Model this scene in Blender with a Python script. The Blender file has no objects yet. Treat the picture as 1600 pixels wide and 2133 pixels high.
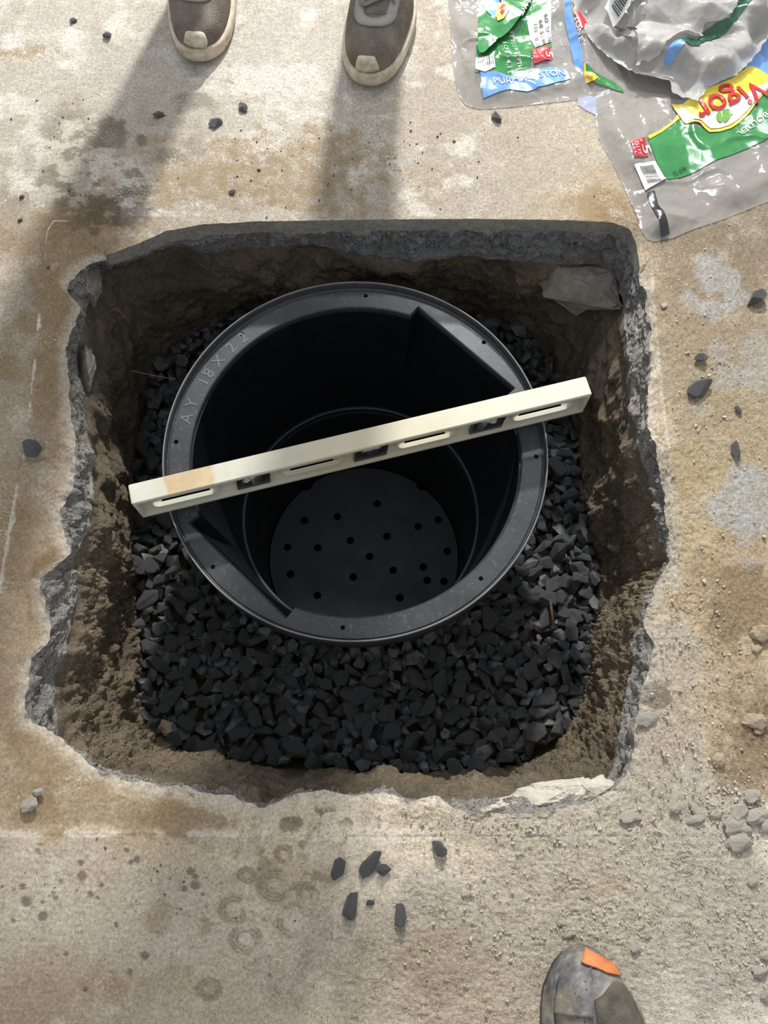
import bpy, bmesh, math, random
import numpy as np
from mathutils import Vector, Matrix, Euler
random.seed(7); RNG = np.random.default_rng(11)
sc = bpy.context.scene
COL = sc.collection

# ------------------------------------------------------------------ camera, world, lights
F_PX, CAM_H, TILT = 1900.0, 1.063, math.radians(17.8)
cd = bpy.data.cameras.new('camera'); cam = bpy.data.objects.new('camera', cd); COL.objects.link(cam)
cd.sensor_fit = 'VERTICAL'; cd.sensor_height = 36.0; cd.lens = F_PX / 2133 * 36.0
cd.clip_start = 0.02; cd.clip_end = 50
cam.location = (0, 0, CAM_H); cam.rotation_euler = (TILT, 0, 0)
sc.camera = cam

w = bpy.data.worlds.new('world'); sc.world = w; w.use_nodes = True
bg = w.node_tree.nodes['Background']; bg.inputs['Color'].default_value = (0.93, 0.96, 1.0, 1); bg.inputs['Strength'].default_value = 0.49

def lamp(name, kind, loc, energy, color, **kw):
    l = bpy.data.lights.new(name, kind); l.energy = energy; l.color = color
    for k, v in kw.items(): setattr(l, k, v)
    o = bpy.data.objects.new(name, l); COL.objects.link(o); o.location = loc
    return o
work_light = lamp('work_light', 'SPOT', (0.12, 2.5, 1.60), 262, (1.0, 0.975, 0.93), shadow_soft_size=0.055, spot_size=math.radians(110), spot_blend=1.0)
work_light.rotation_euler = (work_light.location - Vector((0.1, -0.55, 0))).to_track_quat('Z', 'Y').to_euler()
ceiling_light = lamp('ceiling_light', 'AREA', (0.05, 2.2, 2.5), 30, (0.97, 0.985, 1.0), shape='RECTANGLE', size=1.3, size_y=0.22)
ceiling_light.rotation_euler = (ceiling_light.location - Vector((0.05, 1.2, 0))).to_track_quat('Z', 'Y').to_euler()

sc.view_settings.view_transform = 'Standard'; sc.view_settings.look = 'None'
sc.view_settings.exposure = 0.36; sc.view_settings.gamma = 1.0; sc.view_settings.use_curve_mapping = False

# ------------------------------------------------------------------ helpers
CT, ST = math.cos(TILT), math.sin(TILT)
def P(px, py, z=0.0):
    """place in the room (on the level z) of a spot measured on the 1600x2133 photograph"""
    u = (px - 800) / F_PX; v = (1066.5 - py) / F_PX
    d = (u, v * CT + ST, v * ST - CT)
    t = (z - CAM_H) / d[2]
    return (d[0] * t, d[1] * t, z)
def PXY(pts, z=0.0): return np.array([P(a, b, z)[:2] for a, b in pts])

def _hash(ix, iy, iz, seed):
    h = (ix * 374761393 + iy * 668265263 + iz * 2147483647 + seed * 974634777) & 0xFFFFFFFF
    h = ((h ^ (h >> 13)) * 1274126177) & 0xFFFFFFFF
    h = ((h ^ (h >> 16)) * 2246822519) & 0xFFFFFFFF
    return ((h ^ (h >> 15)) & 0xFFFFFF) / float(0xFFFFFF) * 2 - 1
def noise(p, scale=1.0, seed=0):
    """smooth value noise in -1..1, p (n,3)"""
    q = np.asarray(p, float) * scale + 1000.0
    i = np.floor(q).astype(np.int64); f = q - i; f = f * f * f * (f * (f * 6 - 15) + 10)
    out = 0
    for dx in (0, 1):
        for dy in (0, 1):
            for dz in (0, 1):
                wgt = (f[:, 0] if dx else 1 - f[:, 0]) * (f[:, 1] if dy else 1 - f[:, 1]) * (f[:, 2] if dz else 1 - f[:, 2])
                out = out + wgt * _hash(i[:, 0] + dx, i[:, 1] + dy, i[:, 2] + dz, seed)
    return out
def fbm(p, scale, octaves=4, seed=0, gain=0.5):
    a, s, t, tot = 1.0, scale, 0, 0
    for o in range(octaves):
        t = t + a * noise(p, s, seed + o * 17); tot += a; a *= gain; s *= 2.03
    return t / tot
def ridged(p, scale, octaves=3, seed=0):
    a, s, t, tot = 1.0, scale, 0, 0
    for o in range(octaves):
        t = t + a * (1 - np.abs(noise(p, s, seed + o * 13)) * 2); tot += a; a *= 0.5; s *= 2.1
    return t / tot
def sstep(a, b, x):
    t = np.clip((x - a) / (b - a), 0, 1); return t * t * (3 - 2 * t)

def tag(o, label=None, cat=None, group=None, kind=None):
    if label: o['label'] = label
    if cat: o['category'] = cat
    if group: o['group'] = group
    if kind: o['kind'] = kind
    return o
def link(name, me, mat=None, parent=None, smooth=False):
    o = bpy.data.objects.new(name, me); COL.objects.link(o)
    if mat is not None and len(me.materials) == 0: me.materials.append(mat)
    if parent is not None: o.parent = parent
    if smooth: me.polygons.foreach_set('use_smooth', [True] * len(me.polygons))
    return o
def empty(name, loc=(0, 0, 0), rz=0.0):
    o = bpy.data.objects.new(name, None); COL.objects.link(o); o.location = loc; o.rotation_euler = (0, 0, rz)
    o.empty_display_size = 0.05
    return o
def np_mesh(name, verts, quads=None, tris=None):
    me = bpy.data.meshes.new(name)
    verts = np.asarray(verts, np.float32)
    loops, starts, n = [], [], 0
    if quads is not None and len(quads):
        q = np.asarray(quads, np.int32); loops.append(q.ravel()); starts.append(np.arange(len(q)) * 4); n = len(q) * 4
    if tris is not None and len(tris):
        t = np.asarray(tris, np.int32); loops.append(t.ravel()); starts.append(n + np.arange(len(t)) * 3)
    loops = np.concatenate(loops); starts = np.concatenate(starts)
    me.vertices.add(len(verts)); me.vertices.foreach_set('co', verts.ravel())
    me.loops.add(len(loops)); me.loops.foreach_set('vertex_index', loops)
    me.polygons.add(len(starts)); me.polygons.foreach_set('loop_start', starts.astype(np.int32))
    me.update(calc_edges=True); me.validate()
    return me
def grid_quads(rows, cols, wrap=True):
    i = np.arange(rows - 1)[:, None]; j = np.arange(cols if wrap else cols - 1)[None, :]
    j2 = (j + 1) % cols
    return np.stack([i * cols + j, i * cols + j2, (i + 1) * cols + j2, (i + 1) * cols + j], -1).reshape(-1, 4)
def color_attr(me, name, rgb):
    a = me.attributes.new(name, 'FLOAT_COLOR', 'POINT')
    c = np.ones((len(rgb), 4), np.float32); c[:, :3] = rgb; a.data.foreach_set('color', c.ravel())
def float_attr(me, name, v):
    a = me.attributes.new(name, 'FLOAT', 'POINT'); a.data.foreach_set('value', np.asarray(v, np.float32))
def bm_obj(name, bm, mat, parent=None, smooth=False, angle=None):
    me = bpy.data.meshes.new(name); bm.to_mesh(me); bm.free()
    o = link(name, me, mat, parent, smooth)
    if angle is not None:
        me.polygons.foreach_set('use_smooth', [True] * len(me.polygons)); me.set_sharp_from_angle(angle=math.radians(angle))
    return o
def bm_box(bm, x0, x1, y0, y1, z0, z1):
    v = [bm.verts.new(c) for c in ((x0,y0,z0),(x1,y0,z0),(x1,y1,z0),(x0,y1,z0),(x0,y0,z1),(x1,y0,z1),(x1,y1,z1),(x0,y1,z1))]
    for f in ((0,3,2,1),(4,5,6,7),(0,1,5,4),(1,2,6,5),(2,3,7,6),(3,0,4,7)): bm.faces.new([v[k] for k in f])
def bm_cyl(bm, c, axis, r, h, n=16, r2=None, up=(0, 0, 1)):
    axis = Vector(axis).normalized(); q = Vector((0, 0, 1)).rotation_difference(axis).to_matrix()
    c = Vector(c); r2 = r if r2 is None else r2
    a = [bm.verts.new(c + q @ Vector((r*math.cos(t), r*math.sin(t), -h/2))) for t in (2*math.pi*k/n for k in range(n))]
    b = [bm.verts.new(c + q @ Vector((r2*math.cos(t), r2*math.sin(t), h/2))) for t in (2*math.pi*k/n for k in range(n))]
    bm.faces.new(a[::-1]); bm.faces.new(b)
    for k in range(n): bm.faces.new((a[k], a[(k+1) % n], b[(k+1) % n], b[k]))
def prism(bm, pts, axis_fn):
    """extrude a 2D outline between two planes: axis_fn(u, v, side) -> 3D"""
    a = [bm.verts.new(axis_fn(u, v, 0)) for u, v in pts]; b = [bm.verts.new(axis_fn(u, v, 1)) for u, v in pts]
    bm.faces.new(a[::-1]); bm.faces.new(b)
    for k in range(len(pts)): bm.faces.new((a[k], a[(k+1) % len(pts)], b[(k+1) % len(pts)], b[k]))
def cut(o, cutter_bm, solver='EXACT'):
    """drill real holes: boolean difference, baked into the mesh"""
    me = bpy.data.meshes.new('cutter'); bmesh.ops.recalc_face_normals(cutter_bm, faces=cutter_bm.faces); cutter_bm.to_mesh(me); cutter_bm.free()
    c = bpy.data.objects.new('cutter', me); COL.objects.link(c); c.matrix_world = o.matrix_world
    m = o.modifiers.new('b', 'BOOLEAN'); m.operation = 'DIFFERENCE'; m.solver = solver; m.object = c
    dg = bpy.context.evaluated_depsgraph_get(); dg.update()
    new = bpy.data.meshes.new_from_object(o.evaluated_get(dg))
    o.modifiers.clear(); old = o.data; o.data = new; bpy.data.meshes.remove(old)
    bpy.data.objects.remove(c); bpy.data.meshes.remove(me)

# ------------------------------------------------------------------ materials
class MatB:
    def __init__(s, name):
        s.m = bpy.data.materials.new(name); s.m.use_nodes = True; s.nt = s.m.node_tree; s.n = s.nt.nodes; s.l = s.nt.links
        s.b = s.n['Principled BSDF']; s.out = s.n['Material Output']; s._co = None
    def node(s, t, **kw):
        n = s.n.new(t)
        for k, v in kw.items(): setattr(n, k, v)
        return n
    def co(s):
        if s._co is None: s._co = s.node('ShaderNodeTexCoord').outputs['Object']
        return s._co
    def noise(s, scale, detail=4, rough=0.55, dist=0.0, out='Fac'):
        n = s.node('ShaderNodeTexNoise'); n.inputs['Scale'].default_value = scale; n.inputs['Detail'].default_value = detail
        n.inputs['Roughness'].default_value = rough; n.inputs['Distortion'].default_value = dist
        s.l.new(s.co(), n.inputs['Vector']); return n.outputs[out]
    def voro(s, scale, feature='F1', out='Distance'):
        n = s.node('ShaderNodeTexVoronoi', feature=feature); n.inputs['Scale'].default_value = scale
        s.l.new(s.co(), n.inputs['Vector']); return n.outputs[out]
    def ramp(s, fac, stops):
        r = s.node('ShaderNodeValToRGB'); e = r.color_ramp.elements
        while len(e) < len(stops): e.new(0.5)
        for k, (p, c) in enumerate(stops):
            e[k].position = p; e[k].color = (c, c, c, 1) if not hasattr(c, '__len__') else (*c, 1)
        s.l.new(fac, r.inputs['Fac']); return r.outputs['Color']
    def mix(s, fac, a, b, mode='MIX'):
        m = s.node('ShaderNodeMix', data_type='RGBA', blend_type=mode)
        for val, sock in ((fac, m.inputs['Factor']), (a, m.inputs[6]), (b, m.inputs[7])):
            if hasattr(val, 'is_output') or isinstance(val, bpy.types.NodeSocket): s.l.new(val, sock)
            elif hasattr(val, '__len__'): sock.default_value = (*val, 1)
            else: sock.default_value = val if sock.type == 'VALUE' else (val, val, val, 1)
        return m.outputs[2]
    def math(s, op, a, b=0.5, clamp=False):
        m = s.node('ShaderNodeMath', operation=op, use_clamp=clamp)
        for val, sock in ((a, m.inputs[0]), (b, m.inputs[1])):
            if isinstance(val, bpy.types.NodeSocket): s.l.new(val, sock)
            else: sock.default_value = val
        return m.outputs[0]
    def attr(s, name, out='Color'):
        a = s.node('ShaderNodeAttribute', attribute_name=name); return a.outputs[out]
    def color(s, c):
        if isinstance(c, bpy.types.NodeSocket): s.l.new(c, s.b.inputs['Base Color'])
        else: s.b.inputs['Base Color'].default_value = (*c, 1)
    def set(s, **kw):
        for k, v in kw.items():
            i = s.b.inputs[k.replace('_', ' ')]
            if isinstance(v, bpy.types.NodeSocket): s.l.new(v, i)
            else: i.default_value = v
    def bump(s, h, strength=0.5, dist=0.002):
        n = s.node('ShaderNodeBump'); n.inputs['Strength'].default_value = strength; n.inputs['Distance'].default_value = dist
        s.l.new(h, n.inputs['Height'])
        if s.b.inputs['Normal'].is_linked:
            src = s.b.inputs['Normal'].links[0].from_socket; s.l.new(src, n.inputs['Normal'])
        s.l.new(n.outputs['Normal'], s.b.inputs['Normal'])
def simple(name, col, rough=0.5, var=0.12, scale=60, bump=0.0, bscale=400, **kw):
    M = MatB(name); n = M.noise(scale, 5)
    lo = [c * (1 - var) for c in col]; hi = [min(1, c * (1 + var)) for c in col]
    M.color(M.ramp(n, [(0.3, lo), (0.7, hi)])); M.set(Roughness=rough, **kw)
    if bump: M.bump(M.noise(bscale, 3), bump, 0.001)
    return M.m

# concrete floor: colours of paint, dust, dirt and stains, plus a lamp-falloff offset, come with the mesh, grain from nodes
M = MatB('concrete_floor')
base = M.attr('base'); sand = M.attr('sand', 'Fac'); wet = M.attr('wet', 'Fac')
n1 = M.noise(260, 5, 0.65); n2 = M.noise(900, 3, 0.6); n3 = M.noise(70, 6, 0.65)
c = M.mix(1.0, base, M.ramp(n1, [(0.28, 0.62), (0.72, 1.3)]), 'MULTIPLY')
c = M.mix(1.0, c, M.ramp(n3, [(0.3, 0.90), (0.7, 1.07)]), 'MULTIPLY')
spk = M.voro(420)
c = M.mix(M.ramp(M.math('ADD', spk, M.math('MULTIPLY', M.noise(40, 3), 0.6)), [(0.36, 0.85), (0.42, 0.0)]), c, (0.16, 0.12, 0.085))
spm = M.attr('speck', 'Fac')
sn_ = M.math('ADD', M.math('MULTIPLY', M.noise(640, 3, 0.65), 0.85), M.math('MULTIPLY', M.noise(60, 3, 0.6), 0.45))
c = M.mix(M.ramp(M.math('ADD', sn_, M.math('MULTIPLY', spm, 0.14)), [(0.735, 0.0), (0.765, 0.9)]), c, (0.27, 0.195, 0.11))
c = M.mix(M.ramp(M.math('ADD', M.noise(310, 5, 0.7), M.math('MULTIPLY', M.noise(18, 3), 0.5)), [(0.86, 0.0), (0.93, 0.5)]), c, (0.70, 0.66, 0.58))
M.color(c)
M.set(Roughness=M.ramp(wet, [(0.2, 0.82), (0.8, 0.55)]), Specular_IOR_Level=0.25)
M.bump(n2, 0.35, 0.0012); M.bump(M.math('MULTIPLY', M.noise(520, 4, 0.7), sand), 1.0, 0.0030)
MAT_FLOOR = M.m
# pit side: broken concrete above, damp sandy soil below
M = MatB('pit_side')
base = M.attr('base'); conc = M.attr('conc', 'Fac')
n1 = M.noise(120, 6, 0.7)
c = M.mix(1.0, base, M.ramp(n1, [(0.25, 0.62), (0.75, 1.3)]), 'MULTIPLY')
c = M.mix(1.0, c, M.ramp(M.noise(620, 4, 0.7), [(0.3, 0.7), (0.7, 1.25)]), 'MULTIPLY')
M.color(c); M.set(Roughness=0.92, Specular_IOR_Level=0.15)
M.bump(M.noise(380, 6, 0.75), 1.0, 0.006); M.bump(M.voro(420), 0.5, 0.003)
MAT_PIT = M.m
# crushed black stone
M = MatB('black_stone')
n1 = M.noise(90, 6, 0.6)
M.color(M.ramp(n1, [(0.3, (0.032, 0.034, 0.037)), (0.7, (0.135, 0.138, 0.143))]))
M.set(Roughness=M.ramp(M.noise(55, 3), [(0.35, 0.16), (0.65, 0.42)]), Specular_IOR_Level=0.8)
M.bump(M.noise(420, 5, 0.65), 0.7, 0.0016)
MAT_STONE = M.m
M = MatB('pale_rubble')
n1 = M.noise(150, 6, 0.65)
M.color(M.ramp(n1, [(0.3, (0.58, 0.52, 0.43)), (0.7, (0.78, 0.72, 0.62))])); M.set(Roughness=0.9)
M.bump(M.noise(500, 5, 0.7), 0.8, 0.002); MAT_RUBBLE = M.m
M = MatB('grey_broken_concrete')
n1 = M.noise(70, 7, 0.7)
M.color(M.ramp(n1, [(0.3, (0.30, 0.265, 0.22)), (0.7, (0.55, 0.51, 0.45))])); M.set(Roughness=0.92)
M.bump(M.noise(260, 6, 0.72), 1.0, 0.004); MAT_CHUNK = M.m
MAT_TAN = simple('tan_pebble', (0.44, 0.35, 0.24), 0.8, 0.25, 120, 0.5, 500)
# basin plastic
def plastic(name, lo, hi, r0, r1, scuff=0.0):
    M = MatB(name); n = M.noise(14, 5, 0.6)
    c = M.ramp(n, [(0.3, lo), (0.7, hi)])
    if scuff:
        s = M.ramp(M.noise(190, 6, 0.75, 0.6), [(0.56, 0.0), (0.75, scuff)])
        c = M.mix(s, c, (0.22, 0.22, 0.23))
    M.color(c); M.set(Roughness=M.ramp(M.noise(30, 4), [(0.3, r0), (0.7, r1)]), Specular_IOR_Level=0.5)
    M.bump(M.noise(700, 3), 0.15, 0.0006); return M.m
MAT_FLANGE = plastic('dusty_black_plastic', (0.036, 0.038, 0.043), (0.058, 0.060, 0.066), 0.30, 0.45, 0.8)
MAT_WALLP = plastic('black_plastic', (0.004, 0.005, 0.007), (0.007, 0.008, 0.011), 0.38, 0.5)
MAT_BOTTOM = plastic('black_plastic_floor', (0.035, 0.037, 0.040), (0.050, 0.053, 0.056), 0.45, 0.6, 0.15)
MAT_EMBOSS = plastic('embossed_plastic', (0.125, 0.127, 0.135), (0.15, 0.152, 0.16), 0.4, 0.5)

# ------------------------------------------------------------------ the pit outline
C0 = np.array([-0.005, 0.345])
NA = 1400
PHI = np.linspace(-math.pi, math.pi, NA, endpoint=False)
def polar(pts):
    """outline (n,2) -> radius at each PHI about C0 (outermost crossing)"""
    d = np.asarray(pts) - C0; e = np.roll(d, -1, 0) - d
    out = np.zeros(NA)
    ux, uy = np.cos(PHI), np.sin(PHI)
    for k in range(len(d)):
        den = ux * e[k, 1] - uy * e[k, 0]
        den = np.where(np.abs(den) < 1e-12, 1e-12, den)
        t = (d[k, 0] * e[k, 1] - d[k, 1] * e[k, 0]) / den
        s = (d[k, 0] * uy - d[k, 1] * ux) / den
        ok = (s >= -1e-6) & (s <= 1 + 1e-6) & (t > 0)
        out = np.where(ok & (t > out), t, out)
    return out
def smooth(r, k):
    for _ in range(k): r = 0.25 * np.roll(r, 1) + 0.5 * r + 0.25 * np.roll(r, -1)
    return r
def ringxy(r): return C0 + np.stack([r * np.cos(PHI), r * np.sin(PHI)], -1)
RIM_EDGE = [(163,555),(200,538),(250,522),(300,502),(345,482),(420,467),(600,458),(800,456),(1000,456),(1150,458),(1270,462),(1312,476),
  (1326,510),(1332,549),(1340,590),(1352,640),(1358,700),(1360,780),(1352,830),(1352,880),(1372,950),(1385,1010),(1390,1080),(1396,1130),(1399,1160),
  (1381,1202),(1366,1231),(1342,1276),(1341,1300),(1362,1345),(1354,1394),(1350,1420),(1340,1440),(1330,1487),(1328,1544),(1309,1622),
  (1268,1646),(1225,1671),(1170,1680),(1124,1696),(1060,1692),(1000,1695),(955,1690),(905,1660),(850,1671),(800,1646),(720,1661),(680,1645),(620,1651),(545,1681),
  (500,1666),(397,1644),(309,1625),(262,1628),(203,1609),(175,1578),(131,1547),(95,1520),(58,1494),(50,1450),(58,1419),(66,1362),(99,1337),(97,1300),
  (87,1237),(78,1203),(104,1181),(140,1150),(128,1110),(120,1060),(140,1000),(150,950),(148,900),(138,809),(133,755),(141,683),(158,655),(177,632),(134,607),(141,582)]
SLAB_FOOT = [(190,575),(225,560),(330,517),(380,512),(420,527),(530,515),(640,512),(760,531),(860,546),(960,535),(1100,546),(1250,552),(1292,585),(1299,640),(1300,700),(1310,780),
  (1318,860),(1338,960),(1355,1010),(1374,1130),(1390,1165),(1371,1215),(1334,1280),(1316,1337),(1311,1412),(1300,1487),(1286,1544),(1280,1600),
  (1262,1625),(1200,1640),(1116,1650),(1030,1665),(960,1672),(905,1658),(850,1668),(800,1644),(720,1658),(680,1643),(620,1648),(545,1676),(500,1662),(397,1640),(309,1621),
  (262,1622),(210,1602),(180,1572),(140,1545),(122,1534),(119,1462),(117,1400),(140,1362),(150,1306),(156,1253),(159,1212),(156,1166),(181,1109),(195,1073),
  (191,950),(172,838),(160,737),(182,647),(192,605)]
GRAVEL_EDGE = [(262,1060),(266,1110),(290,1200),(277,1280),(282,1400),(297,1500),(340,1542),(395,1577),(520,1592),(640,1592),(760,1600),(900,1606),(960,1612),(1080,1592),
  (1150,1560),(1205,1490),(1240,1400),(1245,1300),(1250,1200),(1232,1110),(1216,1000),(1204,900),(1180,810),(1140,730),(1090,680),(1000,640),(760,618),(500,640),(345,720),(300,800),(285,900),(270,980)]
ZS, ZG = -0.105, -0.325
cutp = PXY([(112,459),(420,462),(800,456),(1345,452),(1353,495),(1368,683),(1386,863),(1396,935),(1411,1134),(1440,1400),(1468,1742),(800,1744),(300,1741),(-72,1742),(-30,1400),(20,1080),(55,900),(75,700),(98,480)])
RC = polar(cutp)
p3 = lambda xy, z=0.0: np.concatenate([xy, np.full((len(xy), 1), z)], 1)
RU = smooth(polar(PXY(RIM_EDGE)), 3)
topm = sstep(0.9, 1.1, np.abs(PHI - math.pi/2) * -1 + 2.0)        # far side, where the saw cut is the edge
chip = fbm(p3(ringxy(RU)), 40, 5, 3, 0.6)
far = (np.abs(PHI - math.pi/2) < 0.80)
RU = RU + chip * np.where(far, 0.0012, 0.0065)
RU = np.minimum(RU, RC - 0.0008)
fw_ = sstep(0.95, 0.72, np.abs(PHI - math.pi/2))
ZA = ZS * fw_ + (-0.058 + 0.012 * fbm(p3(ringxy(RU)), 12, 3, 14)) * (1 - fw_)      # how deep the clean slab shows at each bearing
RL = smooth(polar(PXY(SLAB_FOOT, ZS)), 3) * fw_ + smooth(polar(PXY(SLAB_FOOT, -0.058)), 3) * (1 - fw_) + fbm(p3(ringxy(RU)), 36, 5, 9, 0.6) * 0.007
RG = smooth(polar(PXY(GRAVEL_EDGE, ZG)), 14)

# ------------------------------------------------------------------ floor
def rect_polar(x0, x1, y0, y1): return polar(np.array([(x0,y0),(x1,y0),(x1,y1),(x0,y1)]))
RF = rect_polar(-0.70, 0.70, -0.30, 1.22); RFF = rect_polar(-2.6, 2.6, -2.2, 4.0)
rows = []
for t in np.linspace(0, 1, 46): rows.append(RU + (RC - RU) * t)
for t in np.linspace(0, 1, 205)[1:]: rows.append(RC + (RF - RC) * t)
for t in np.linspace(0, 1, 14)[1:]: rows.append(RF + (RFF - RF) * t ** 1.5)
R = np.array(rows); NR = len(R)
XY = (C0 + np.stack([R * np.cos(PHI), R * np.sin(PHI)], -1)).reshape(-1, 2)
V = p3(XY)
# pixel position of each floor spot on the photograph (only used to read off where each stain lies)
def to_px(xy, z=0.0):
    up = xy[:, 1] * CT + (z - CAM_H) * ST; fw = xy[:, 1] * ST - (z - CAM_H) * CT
    fw = np.maximum(fw, 0.2)
    return 800 + F_PX * xy[:, 0] / fw, 1066.5 - F_PX * up / fw
PX, PY = to_px(XY)
def blob(cx, cy, rx, ry, soft=0.5, wob=0.35, seed=0, scale=22):
    d = np.sqrt(((PX - cx) / rx) ** 2 + ((PY - cy) / ry) ** 2) + wob * WOB[seed % 4]
    return 1 - sstep(1 - soft, 1 + soft, d)
WOB = [fbm(V, s, 5, k * 7 + 1, 0.6) * 1.6 for k, s in enumerate((18, 30, 48, 11))]
FINE = fbm(V, 110, 4, 5, 0.65); MID = fbm(V, 26, 5, 8, 0.6); BIG = fbm(V, 7, 4, 12, 0.55); GR = noise(V, 330, 77)
# colour of the concrete and of the dust on it, region by region, then offset for lamp falloff
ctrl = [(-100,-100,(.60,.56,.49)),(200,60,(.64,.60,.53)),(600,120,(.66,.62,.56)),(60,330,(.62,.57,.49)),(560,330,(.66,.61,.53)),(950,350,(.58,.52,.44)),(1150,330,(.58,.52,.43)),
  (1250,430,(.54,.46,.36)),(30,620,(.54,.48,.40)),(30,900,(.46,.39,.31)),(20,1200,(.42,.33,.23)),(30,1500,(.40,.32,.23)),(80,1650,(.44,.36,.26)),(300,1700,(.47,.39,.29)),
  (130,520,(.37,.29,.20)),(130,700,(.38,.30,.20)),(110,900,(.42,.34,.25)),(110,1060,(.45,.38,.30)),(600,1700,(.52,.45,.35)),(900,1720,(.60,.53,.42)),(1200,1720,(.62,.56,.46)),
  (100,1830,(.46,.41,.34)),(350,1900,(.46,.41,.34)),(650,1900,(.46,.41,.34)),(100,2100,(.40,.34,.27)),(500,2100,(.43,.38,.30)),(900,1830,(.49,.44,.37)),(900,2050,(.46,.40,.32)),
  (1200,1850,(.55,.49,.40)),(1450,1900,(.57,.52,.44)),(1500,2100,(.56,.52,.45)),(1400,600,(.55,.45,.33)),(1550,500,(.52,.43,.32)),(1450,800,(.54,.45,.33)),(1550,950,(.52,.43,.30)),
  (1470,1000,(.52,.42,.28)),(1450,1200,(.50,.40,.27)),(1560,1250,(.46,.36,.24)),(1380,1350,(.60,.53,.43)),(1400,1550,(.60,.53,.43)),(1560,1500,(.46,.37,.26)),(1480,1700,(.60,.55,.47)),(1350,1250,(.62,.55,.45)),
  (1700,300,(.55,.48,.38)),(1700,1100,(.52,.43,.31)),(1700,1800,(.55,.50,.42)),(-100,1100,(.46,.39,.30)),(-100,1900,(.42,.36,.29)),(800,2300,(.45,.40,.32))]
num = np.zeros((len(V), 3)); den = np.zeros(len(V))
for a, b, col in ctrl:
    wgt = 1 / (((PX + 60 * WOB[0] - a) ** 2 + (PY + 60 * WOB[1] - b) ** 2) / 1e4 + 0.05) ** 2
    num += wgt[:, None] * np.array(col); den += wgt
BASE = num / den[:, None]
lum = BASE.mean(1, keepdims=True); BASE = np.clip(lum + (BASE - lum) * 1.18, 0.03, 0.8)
BASE *= (0.66 + 0.36 * sstep(400, 1300, PY))[:, None]  # slab painted darker towards the work light, to even out its falloff
BASE *= (1 + 0.28 * sstep(300, 1300, PX) * sstep(300, 1500, PY) + 0.22 * sstep(1000, 1800, PY) * (0.2 + 0.8 * sstep(350, 1000, PX)))[:, None]  # painted lighter to the right and near side, where lamp light fades
def tint(mask, col, k=1.0):
    global BASE
    m = np.clip(mask * k, 0, 1)[:, None]; BASE = BASE * (1 - m) + np.array(col) * m
BASE *= (1 + 0.10 * MID + 0.07 * FINE + 0.08 * BIG)[:, None]
# whitish scuffs and worn paint
tint(sstep(0.12, 0.34, WOB[0] * 0.6 + 0.4 * MID) * (PY < 450) * (PX < 1050), (.62, .59, .54), 0.55)
tint(sstep(0.2, 0.45, MID + 0.3 * FINE), (.68, .62, .52), 0.25)
# damp brown earth stains
BR = (.26, .18, .095)
for k, (a, b, rx, ry, s) in enumerate([(170,500,75,45,.55),(140,640,48,110,.75),(110,800,42,90,.6),(60,1140,80,90,.5),(90,1240,55,80,.8),(150,1170,50,25,.6),(40,1480,60,60,.4),(110,1570,120,70,.65),
    (60,1660,45,60,.6),(200,1690,120,45,.5),(380,1715,90,32,.7),(330,1700,60,30,.4),(20,1010,50,60,.4),(10,760,20,30,.8),(1250,420,40,28,.8),(1240,470,70,22,.75),(1300,470,40,25,.5),
    (200,1820,60,40,.25),(430,1930,18,22,.6),(330,1925,25,30,.5),(240,2060,20,20,.5),(60,2080,120,60,.35),(300,2060,120,40,.3),(620,1830,80,50,.25),(900,2000,120,80,.25),
    (1560,1280,60,80,.6),(1570,1560,70,110,.6),(1480,1200,60,50,.3),(1500,1640,60,25,.35),(1320,1560,30,20,.2),(1270,1850,60,25,.35)]):
    tint(blob(a, b, rx, ry, 0.32, 0.75, k), BR, s * 0.95)
# sand grains scattered on the pale slab beyond the pit
sg = (blob(560, 370, 230, 80, .6, .7, 1) + blob(680, 330, 60, 60, .6, .6, 2) + blob(640, 400, 60, 30, .5, .5, 0) + blob(60, 110, 60, 20, .5, .5, 1) + blob(1250,430,70,50,.6,.6,2))
SPK = np.clip(sg, 0, 1)
# water splashes
WET = np.zeros(len(V))
spl = blob(230, 370, 170, 110, .55, .4, 3) * sstep(0.02, 0.16, WOB[1] * 0.8 + 0.25 * FINE)
spl = np.maximum(spl, blob(230, 285, 32, 30, .2, .6, 2)); spl = np.maximum(spl, blob(60, 340, 15, 25, .3, .5, 1) * .6)
spl = np.maximum(spl, blob(410, 212, 45, 16, .3, .6, 1) * .7); spl = np.maximum(spl, blob(295, 293, 11, 11, .2, .3, 0))
spl = np.maximum(spl, blob(700, 1700, 130, 25, .5, .5, 1) * sstep(0.1, 0.3, WOB[2]))
drops = [(122,378,15),(140,458,27),(230,535,26),(328,350,17),(440,318,22),(487,418,16),(735,235,17),(702,248,12),(523,440,9),(1025,295,19),(1050,325,12),(1050,370,20),(778,748,20),(697,835,16),
  (355,738,10),(460,930,14),(435,250,15),(228,460,12),(415,398,9),(75,392,12),(70,560,14),(290,415,12),(262,430,9),(545,370,10),(680,182,11),(760,298,8),(1090,420,9),(990,390,12),(627,590,8),
  (500,875,5),(255,855,7),(1195,945,8),(1395,285,9),(1450,855,7),(300,440,12),(205,190,16),(215,150,10)]
for k, (a, b, r) in enumerate(drops): spl = np.maximum(spl, blob(a / 2.58, 1700 + b / 2.58, r / 2.3, r / 2.3, .2, .25, k))
for k in range(90):
    a, b, r = random.uniform(20, 620), random.uniform(1750, 2060), random.uniform(1.2, 3.5)
    spl = np.maximum(spl, blob(a, b, r, r, .4, .2, k) * random.uniform(.5, .9))
for k in range(60):
    a, b, r = random.uniform(0, 1300), random.uniform(0, 440), random.uniform(1.0, 3.0)
    spl = np.maximum(spl, blob(a, b, r, r, .4, .2, k) * random.uniform(.4, .8))
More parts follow.
